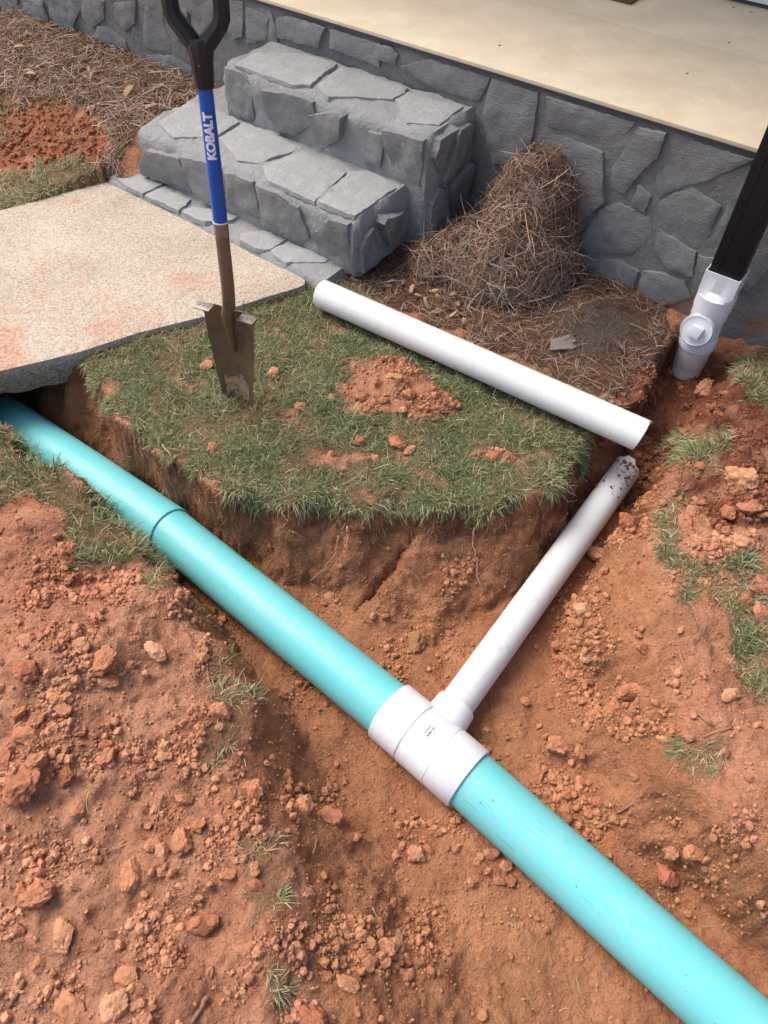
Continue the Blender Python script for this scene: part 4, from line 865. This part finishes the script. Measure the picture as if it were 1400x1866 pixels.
def pilepick(n): k = rng.choice(len(flat), n, p=wgt / wgt.sum()); return flat[k] + rng.uniform(-.005, .005, (n, 3)), Np[k], k
P, N, k = pilepick(10000); down = np.array([0, 0, -0.5])
parts = [needles(P, N, 10000, 0.06, 0.16, 0.0023, [3, 3, 3, 3, 1.2, 1.6], 0.05, down, (0, .4), (0, .35), 0.2)]
P, N, k = pilepick(3000); parts.append(needles(P, N, 3000, 0.09, 0.20, 0.0022, [4, 2, 4, 2, 1.4, 1], 0.03, np.array([0, 0, 0.1]), (0.2, .9), (0.1, 1.0)))
P, N, k = pilepick(160); parts.append(needles(*pilepick(700)[:2], 700, 0.10, 0.22, 0.0024, [3, 1, 4, 1, 2, 2], 0.05, np.array([0, 0, 0.0]), (0.5, 1.1), (0.2, 1.3)))
P, N, k = pilepick(160); parts.append(needles(P, N, 160, 0.08, 0.2, 0.0024, [0, 0, 1, 0, 4, 3], 0.03, np.array([0, 0, 0.3]), (0.2, .8), (0, .6)))
V, F, C = cat(*parts); o = link('needles', fast_mesh('needles', V - pile_b, F, C), M['straw'], pile); o['kind'] = 'stuff'

# ------------------------------------------------------------------ clods and crumbs of clay
def clod_shape(sub, seed, planes=11, noise=0.10):
    bm = bmesh.new(); bmesh.ops.create_icosphere(bm, subdivisions=sub, radius=1); P = np.array([v.co[:] for v in bm.verts]); F = np.array([[v.index for v in f.verts] for f in bm.faces]); bm.free()
    r = np.random.default_rng(seed)
    for _ in range(planes):
        n = r.normal(0, 1, 3); n /= np.linalg.norm(n); d_ = r.uniform(0.55, 0.9); e = P @ n - d_; P = P - n * np.maximum(e, 0)[:, None] * 0.92
    P = P * (1 + noise * fbm(P + seed, 1.7, 2, seed) + (noise * 0.9 * (0.25 - np.abs(fbm(P + seed, 3.6, 3, seed + 5))) if sub > 2 else 0))[:, None] * r.uniform([0.85, .7, .6], [1.15, 1.0, .85]); return P, F
big_m = []
for k in range(9):
    P, F = clod_shape(5, 200 + k, 9, 0.22); me = bpy.data.meshes.new('clay_clod'); me.from_pydata([tuple(p) for p in P], [], [tuple(int(i) for i in f) for f in F]); me.shade_smooth(); me.materials.append(M['clod']); big_m.append(me)
CL = [(145, 1177, 40), (187, 1209, 66), (197, 1242, 32), (135, 1219, 26), (235, 1214, 26), (137, 1152, 26), (367, 1197, 24), (282, 1190, 38), (50, 1227, 50), (32, 1299, 32), (115, 1294, 32), (70, 1307, 34), (105, 1272, 22), (95, 1327, 28), (50, 1342, 50), (400, 1297, 40),
      (300, 1367, 34), (320, 1349, 24), (60, 1392, 45), (15, 1382, 40), (40, 1425, 75), (117, 1415, 40), (145, 1475, 36), (335, 1457, 32), (455, 1442, 42), (547, 1482, 52), (545, 1465, 30), (330, 1540, 52), (295, 1557, 32), (277, 1542, 24), (362, 1505, 32), (237, 1605, 50), (70, 1635, 72),
      (42, 1625, 32), (115, 1707, 52), (77, 1755, 30), (97, 1775, 20), (237, 1777, 40), (132, 1845, 55), (210, 1840, 55), (250, 1835, 34), (270, 1840, 24), (262, 1858, 40), (367, 1685, 52), (440, 1812, 22), (360, 1635, 18), (415, 1595, 28), (465, 1585, 24), (467, 1615, 24), (300, 1590, 26),
      (202, 1705, 24), (35, 1695, 26), (627, 1695, 30), (655, 1705, 26), (642, 1685, 22), (667, 1760, 40), (695, 1730, 36), (670, 1720, 28), (562, 1855, 60), (635, 1795, 40), (592, 1785, 28), (650, 1845, 20), (647, 1530, 26), (520, 1410, 24), (595, 1495, 46),
      (980, 1415, 26), (1012, 1417, 36), (1032, 1485, 36), (1092, 1465, 28), (1060, 1462, 20), (892, 1557, 30), (872, 1572, 22), (920, 1580, 30), (902, 1590, 22), (927, 1605, 22), (862, 1607, 20), (910, 1607, 20), (780, 1550, 20), (1227, 1550, 32), (1270, 1550, 44), (1090, 1520, 18), (737, 1745, 28),
      (710, 1725, 36), (755, 1757, 22), (1030, 1735, 18), (995, 1692, 18), (1100, 1012, 46), (1102, 1040, 20), (1150, 1262, 48), (1072, 1195, 24), (1170, 1180, 28), (1325, 967, 26), (1355, 990, 30), (1285, 1022, 18), (1388, 1067, 36), (1388, 1120, 38), (1360, 1097, 30), (1330, 1267, 32),
      (957, 1280, 20), (1017, 1357, 40), (1060, 1367, 30), (745, 823, 20), (900, 833, 30), (1355, 873, 56), (1287, 711, 44), (1280, 851, 22), (1330, 935, 34), (1365, 930, 46), (1260, 935, 30), (1250, 960, 34), (377, 668, 24), (500, 681, 24), (655, 806, 26), (602, 831, 16), (685, 838, 16), (605, 726, 22), (547, 743, 20), (390, 818, 28), (950, 1120, 18), (820, 1155, 14), (600, 1085, 20), (690, 700, 26), (720, 690, 24), (745, 720, 26), (770, 745, 22), (700, 730, 20), (790, 710, 24), (660, 725, 22), (805, 745, 24), (735, 748, 18)]
UNIQ = {(760, 1172, 46): 'tall brown clod leaning at the trench foot beside the white branch pipe', (1150, 958, 50): 'large rounded clod wedged beside the upper end of the white branch pipe', (1212, 1595, 46): 'crumbly pinkish-red clod alone on the smooth slope right of the teal pipe', (722, 808, 34): 'single rounded orange clod sitting in the grass below the soil heap'}
LAND = [(90, 960, 'on the small soil mound below the overhanging grass', 'clods on the spoil bank'), (60, 1080, 'on the fine crumbly top of the spoil bank below the overhanging grass', 'clods on the spoil bank'), (280, 1110, 'on the spoil bank beside the belled joint of the teal pipe', 'clods on the spoil bank'), (180, 1210, 'in the cluster of clods at the crest of the spoil bank', 'clods on the spoil bank'),
        (60, 1330, 'on the spoil bank below its crest cluster', 'clods on the spoil bank'), (380, 1260, 'beside the half-buried tuft at the spoil bank edge', 'clods on the spoil bank'), (330, 1420, 'on the spoil bank above the thin standing stick', 'clods on the spoil bank'), (310, 1550, 'around the long thin twig on the spoil bank', 'clods on the spoil bank'),
        (80, 1620, 'at the outer end of the long thin twig', 'clods on the spoil bank'), (110, 1740, 'near the thick stub of stick on the spoil bank', 'clods on the spoil bank'), (230, 1840, 'on the low spoil beside the two thick stick stubs', 'clods on the spoil bank'), (450, 1600, 'beside the lower grass tuft on the spoil edge', 'clods on the spoil bank'), (400, 1750, 'on the smooth slope below the lower grass tuft', 'clods on the spoil bank'),
        (560, 1480, 'on the ledge between spoil bank and teal pipe', 'clods on the trench floor'), (650, 1740, 'in the heap of clods on the open trench floor', 'clods on the trench floor'), (590, 1850, 'on the trench floor past the clod heap', 'clods on the trench floor'), (890, 1580, 'against the teal pipe just past the white tee', 'clods on the trench floor'), (1000, 1720, 'on the trench floor along the downstream teal pipe', 'clods on the trench floor'), (700, 1150, 'at the foot of the cut face under the turf', 'clods under the turf'),
        (1040, 1440, 'on the slope beside the tee and downstream teal pipe', 'clods on the right slope'), (1250, 1550, 'on the smooth slope away from the downstream teal pipe', 'clods on the right slope'), (1150, 1250, 'in the rubble midway up the right slope', 'clods on the right slope'), (1000, 1330, 'in the soil beside the branch socket of the tee', 'clods on the right slope'), (1320, 1270, 'below the grass tufts on the right slope', 'clods on the right slope'),
        (1100, 1020, 'tight beside the white branch pipe in its trench', 'clods by the branch pipe'), (1350, 1080, 'among the grass tufts on the right bank', 'clods on the right bank'), (1340, 930, 'in the red rubble on top of the right bank', 'clods on the right bank'), (1270, 720, 'in the damp soil at the foot of the downspout', 'clods by the downspout'), (1200, 830, 'in the damp soil between the downspout and the branch pipe', 'clods by the downspout'),
        (700, 720, 'on the soil heap in the middle of the turf', 'clods in the turf'), (620, 830, 'in the grass between soil heap and cut turf edge', 'clods in the turf'), (900, 835, 'in the grass beside the loose white pipe', 'clods in the turf'), (400, 690, 'in the grass around the spade blade', 'clods in the turf'), (390, 820, 'in the grass at the turf edge by the teal pipe', 'clods in the turf')]
def zone_label(x, y, sz=0.0):
    q = min(LAND, key=lambda l: (l[0] - x) ** 2 + (l[1] - y) ** 2)
    return ('large' if sz > 0.030 else 'small' if sz < 0.016 else 'medium') + ' clay clod ' + q[2], q[3]
pinkm = m_plain('pinkish clay', tuple(S(180, 112, 88)), 0.95, 0, 0.15, 60, 0.25, 0.8); greym = m_plain('greyish clay', tuple(S(158, 116, 82)), 0.95, 0, 0.15, 50, 0.25, 0.8)
nclod = 0
def put_clod(x, y, size, label, group, mat=None, P=None, N=None, sz=None):
    global nclod
    if P is None: P = hit(x, y); N = nat(P)
    dp = float((P - EYE) @ FW); rad = sz if sz else size * dp / FPX * 0.5
    me = big_m[nclod % len(big_m)]
    if mat: me = me.copy(); me.materials.clear(); me.materials.append(mat)
    o = link('clay_clod', me, None); r = rad * random.uniform(0.95, 1.12); o.scale = (r * random.uniform(.95, 1.2), r, r * random.uniform(.8, 1.05)); o.rotation_euler = (random.uniform(-.5, .5), random.uniform(-.5, .5), random.uniform(0, 6.3))
    c = P + N * rad * 0.25; o.location = tuple(c); nclod += 1; return tag(o, label, 'clod', group)
for x, y, s in CL: put_clod(x, y, s, *zone_label(x, y, s * float((hit(x, y) - EYE) @ FW) / FPX * 0.5))
for (x, y, s), lab in UNIQ.items(): put_clod(x, y, s, lab, None, pinkm if 'pink' in lab else greym if 'brown' in lab else None)
spoil_m = vis & ~ins & ~lawn & ~grassL & ~bedR & ~bedL & (px > -60) & (px < 1460) & (py > 640) & (py < 1930)
dens = 0.10 + 2.2 * (leftspoil > 0.4) + 1.2 * ((rightbank > 0.4) & (py < 1000)) + 0.5 * (rightbank > 0.4) + 1.3 * damp + 5.0 * heap_z + 0.25 * inF
clus = np.clip(0.15 + 2.3 * fbm(G0, 6, 3, 131), 0.02, 3); dens = dens * clus * np.clip(0.55 + 1.5 * fbm(G0, 2.2, 2, 133), 0.2, 2); dens *= np.where(wallz & lawnside, 0.3, 1); dens *= np.where(tufts | tuftl, 0.3, 1)
for cx, cy, rr_, k in [(650, 1750, 90, 4), (900, 1580, 60, 4), (830, 1540, 70, 3), (560, 1500, 60, 2.5), (1080, 1250, 120, 2), (1050, 1440, 80, 2.5), (130, 1280, 150, 2), (1290, 950, 90, 2), (700, 1160, 60, 2), (830, 1060, 40, 1.5), (1200, 780, 80, 2.5)]:
    dens = dens + k * np.exp(-((px - cx) ** 2 + (py - cy) ** 2) / rr_ ** 2) * clus
P, N, k = pick(spoil_m, 170, dens)
for i in range(170):
    x, y, _ = toframe(P[i:i + 1]); sz = min(float(rng.pareto(2.2) * 0.004 + 0.0085), 0.024); put_clod(0, 0, 0, *zone_label(float(x[0]), float(y[0]), sz), None, P[i], N[i], sz)
def crumbs(mask, n, rmin, rmax, sub, weight, nvar=8, PN=None):
    shapes = [clod_shape(sub, 400 + sub * 50 + i, 6, 0.45) for i in range(nvar)]; P, N, k = pick(mask, n, weight) if PN is None else PN; out = []
    rad = rmin * (rmax / rmin) ** (rng.random(n) ** 1.9); which = rng.integers(0, nvar, n); col = alb[k] * rng.uniform(0.78, 1.25, (n, 1)) * rng.uniform(.95, 1.05, (n, 3))
    col = col * 0.8 + S(184, 132, 100) * 0.2
    for v in range(nvar):
        i = np.where(which == v)[0]; sv_, sf_ = shapes[v]; m = len(i); q = rng.normal(0, 1, (m, 4)); q /= np.linalg.norm(q, axis=1, keepdims=True); w, x, y, zq = q.T
        Rm = np.stack([1 - 2 * (y * y + zq * zq), 2 * (x * y - w * zq), 2 * (x * zq + w * y), 2 * (x * y + w * zq), 1 - 2 * (x * x + zq * zq), 2 * (y * zq - w * x), 2 * (x * zq - w * y), 2 * (y * zq + w * x), 1 - 2 * (x * x + y * y)], 1).reshape(m, 3, 3)
        Vv = np.einsum('mij,kj->mki', Rm, sv_) * rad[i][:, None, None] + (P[i] + N[i] * (rad[i] * 0.35)[:, None])[:, None, :]
        out.append((Vv.reshape(-1, 3), (np.arange(m)[:, None, None] * len(sv_) + sf_[None]).reshape(-1, 3), np.repeat(col[i], len(sv_), 0)))
    return cat(*out)
_, bu, bv = frame_of(BD); bu, bv = (bu, bv) if bv[2] > 0 else (bu, -bv)
nb_ = 90; dd_ = br_end - 0.012 - rng.random(nb_) ** 2 * 0.16; qa = rng.normal(0.25, 0.45, nb_); Nb = bu * np.sin(qa)[:, None] + bv * np.cos(qa)[:, None]; Pb = TEE + BD * dd_[:, None] + Nb * RB
onpipe = crumbs(None, nb_, 0.0012, 0.008, 2, None, 6, (Pb, Nb, rng.choice(np.where(damp)[0], nb_)))
_, du, dv = frame_of(DD); dv = dv if dv[2] > 0 else -dv; nb_ = 60; dd_ = rng.uniform(0.2, 1.1, nb_); qa = rng.normal(0.0, 0.7, nb_); Nb = du * np.sin(qa)[:, None] + dv * np.cos(qa)[:, None]; Pb = TEE + DD * dd_[:, None] + Nb * RT_
onteal = crumbs(None, nb_, 0.0008, 0.003, 1, None, 6, (Pb, Nb, rng.choice(np.where(inF & vis)[0], nb_)))
V, F, C = cat(onpipe, onteal, crumbs(spoil_m, 52000, 0.0013, 0.0058, 1, dens + 0.10, 6), crumbs(spoil_m, 5200, 0.0048, 0.0145, 2, dens, 8))
tag(link('soil_crumbs', fast_mesh('soil_crumbs', V, F, C, False), M['crumb']), 'loose crumbs of dry red clay strewn over spoil and trench', 'soil', kind='stuff')
V, F, C = crumbs(lawn & vis, 700, 0.002, 0.010, 1, np.clip(fbm(G0, 5, 2, 141), 0.0, 1) + 0.03)
farm = farred & vis; V2, F2, C2 = crumbs(farm, 1800, 0.004, 0.02, 1, None); tag(link('soil_crumbs', fast_mesh('soil_crumbs', *[np.concatenate([V, V2]), np.concatenate([F, F2 + len(V)]), np.concatenate([C, C2])], False), M['crumb']), 'scattered clay crumbs in the turf and by the mulch bed', 'soil', kind='stuff')

# ------------------------------------------------------------------ leaves, sticks, roots, scrap
def leaf_mesh(seed):
    r = random.Random(seed); V = []; F = []; n = 7
    for i in range(n):
        u = i / (n - 1); w = 0.21 * math.sin(math.pi * min(u * 0.93 + 0.05, 1)) ** 0.8 * (1 + 0.12 * r.uniform(-1, 1)); cz_ = 0.18 * math.sin(u * 2.5 + seed)
        for k, s_ in enumerate((-1, 0, 1)): V.append((u - 0.5, s_ * w, cz_ + 0.12 * abs(s_) * math.cos(seed * 1.3 + u)))
    for i in range(n - 1):
        for k in range(2): a_ = i * 3 + k; F.append((a_, a_ + 1, a_ + 4, a_ + 3))
    me = bpy.data.meshes.new('dry_leaf'); me.from_pydata(V, [], F); me.shade_smooth(); me.materials.append(M['leaf']); return me
lm_ = [leaf_mesh(k) for k in range(5)]
fpx, fpy, fdp = toframe(flat); hpf = hp.ravel()
def surf(x, y):
    k_ = np.where((np.hypot(fpx - x, fpy - y) < 9) & (hpf > 0.03))[0]
    return flat[k_[np.argmin(fdp[k_])]] + np.array([-0.005, -0.015, 0.022]) if len(k_) else hit(x, y) + np.array([0, 0, 0.018])
def leaf(P, L, label, group, i):
    o = link('dry_leaf', lm_[i % 5], None); o.location = tuple(P); o.scale = (L, L, L); o.rotation_euler = (random.uniform(-.5, .5), random.uniform(-.5, .5), random.uniform(0, 6.3))
    m = o.modifiers.new('thickness', 'SOLIDIFY'); m.thickness = 0.02; tag(o, label, 'leaf', group)
for i, (x, y) in enumerate([(742, 490), (760, 505), (775, 520), (790, 535), (735, 520), (752, 535), (800, 550), (815, 565), (842, 575), (822, 580), (770, 475), (788, 495), (725, 505), (810, 520), (835, 560), (748, 478), (765, 548), (780, 560), (730, 490), (800, 500), (825, 545), (712, 520), (758, 520), (845, 590), (795, 575)]):
    leaf(surf(x, y), random.uniform(.035, .06), 'curled dry leaf caught in the straw beside the steps', 'dry leaves by the steps', i)
for i, (x, y) in enumerate([(40, 100), (95, 60), (200, 80), (270, 150), (290, 165), (240, 180), (280, 205), (170, 140), (320, 185), (345, 195), (60, 150)]):
    leaf(hit(x, y) + np.array([0, 0, 0.025]), random.uniform(.06, .09), 'dry leaf lying on the mulch bed by the far wall', 'dry leaves on the mulch bed', i)
def strand(name, pts, r0, r1, mat, label, cat_, group=None, lift=0.004, jit=0.006, seed=0):
    w = [hit(x, y) for x, y in pts]; ctrl = [p + nat(p) * lift for p in w]; rr2 = random.Random(seed); out = []
    for i in range(len(ctrl) - 1):
        for k in range(6): out.append(ctrl[i] + (ctrl[i + 1] - ctrl[i]) * k / 6 + np.array([rr2.uniform(-1, 1), rr2.uniform(-1, 1), rr2.uniform(0, 1)]) * jit * 0.25)
    out.append(ctrl[-1]); m = len(out); V, F = sweep(out, [r0 + (r1 - r0) * i / (m - 1) for i in range(m)], 6); return tag(obj(name, V, F, mat, None, True, None, ctrl[0]), label, cat_, group)
STKS = ['thin stick standing half upright on the spoil bank', 'long thin twig lying across the spoil bank', 'thick stub of stick by the outer edge of the spoil', 'thick pale stick stub among low clods on the spoil', 'short straw-thin stick beside a big clod on the spoil', 'thin bent stem lying below the buried tuft']
for i, p in enumerate([[(297, 1450), (290, 1480), (282, 1512)], [(75, 1590), (180, 1560), (265, 1530), (350, 1480)], [(45, 1790), (32, 1815), (20, 1832)], [(375, 1815), (362, 1840), (350, 1862)], [(150, 1620), (105, 1630)], [(405, 1470), (402, 1520), (398, 1545)]]):
    strand('stick', p, (0.003, 0.0016, 0.006, 0.006, 0.002, 0.0022)[i], (0.002, 0.001, 0.004, 0.004, 0.001, 0.001)[i], M['bark'], STKS[i], 'stick', 'sticks on the spoil bank', 0.006, 0.006, i)
for i, p in enumerate([[(1237, 1185), (1247, 1215), (1262, 1247)], [(1272, 1300), (1290, 1318), (1300, 1322)], [(1330, 1325), (1270, 1350)], [(1125, 1480), (1155, 1465)], [(1105, 1300), (1095, 1320)]]):
    strand('stick', p, 0.004, 0.0025, M['bark'], 'short brown stick on the slope right of the teal pipe', 'stick', 'sticks on the right slope', 0.006, 0.004, 20 + i)
for i, p in enumerate([[(870, 960), (866, 990), (872, 1020), (868, 1050), (880, 1080)], [(622, 975), (612, 1005), (590, 1040), (568, 1055)], [(520, 925), (523, 940), (527, 950)], [(510, 962), (535, 966), (562, 980)], [(640, 962), (636, 985), (630, 1000)], [(300, 815), (318, 838), (330, 835)], [(255, 790), (262, 820), (270, 835)]]):
    strand('root', p, 0.0035, 0.0012, M['root'], 'bare root hanging from the cut face below the turf', 'root', 'roots in the cut face', 0.012, 0.014, 40 + i)
for i, p in enumerate([[(990, 870), (1010, 895), (1022, 915), (1045, 912)], [(1000, 880), (1015, 903)]]):
    strand('root', p, 0.0028, 0.001, M['root'], 'pale forked root at the turf corner above the branch trench', 'root', 'roots at the turf corner', 0.02, 0.01, 60 + i)
P = hit(1022, 632); V = []; out = [(-.055, -.02), (-.03, .03), (.01, .028), (.05, .035), (.06, 0), (.04, -.01), (.045, -.035), (0, -.03)]
ang = 0.3; rp = [P + np.array([x * math.cos(ang) - y * math.sin(ang), x * math.sin(ang) + y * math.cos(ang), 0.018 + 0.1 * y]) for x, y in out]; n = len(rp)
V = rp + [p - np.array([0, 0, 0.006]) for p in rp]; F = [tuple(range(n)), tuple(range(2 * n - 1, n - 1, -1))] + [(i, n + i, n + (i + 1) % n, (i + 1) % n) for i in range(n)]
tag(obj('slate_scrap', V, F, M['slate'], None, False, None, P), 'flat grey scrap of shingle lying on the straw bed', 'scrap')
print('tris about', sum(len(m.polygons) for m in bpy.data.meshes))
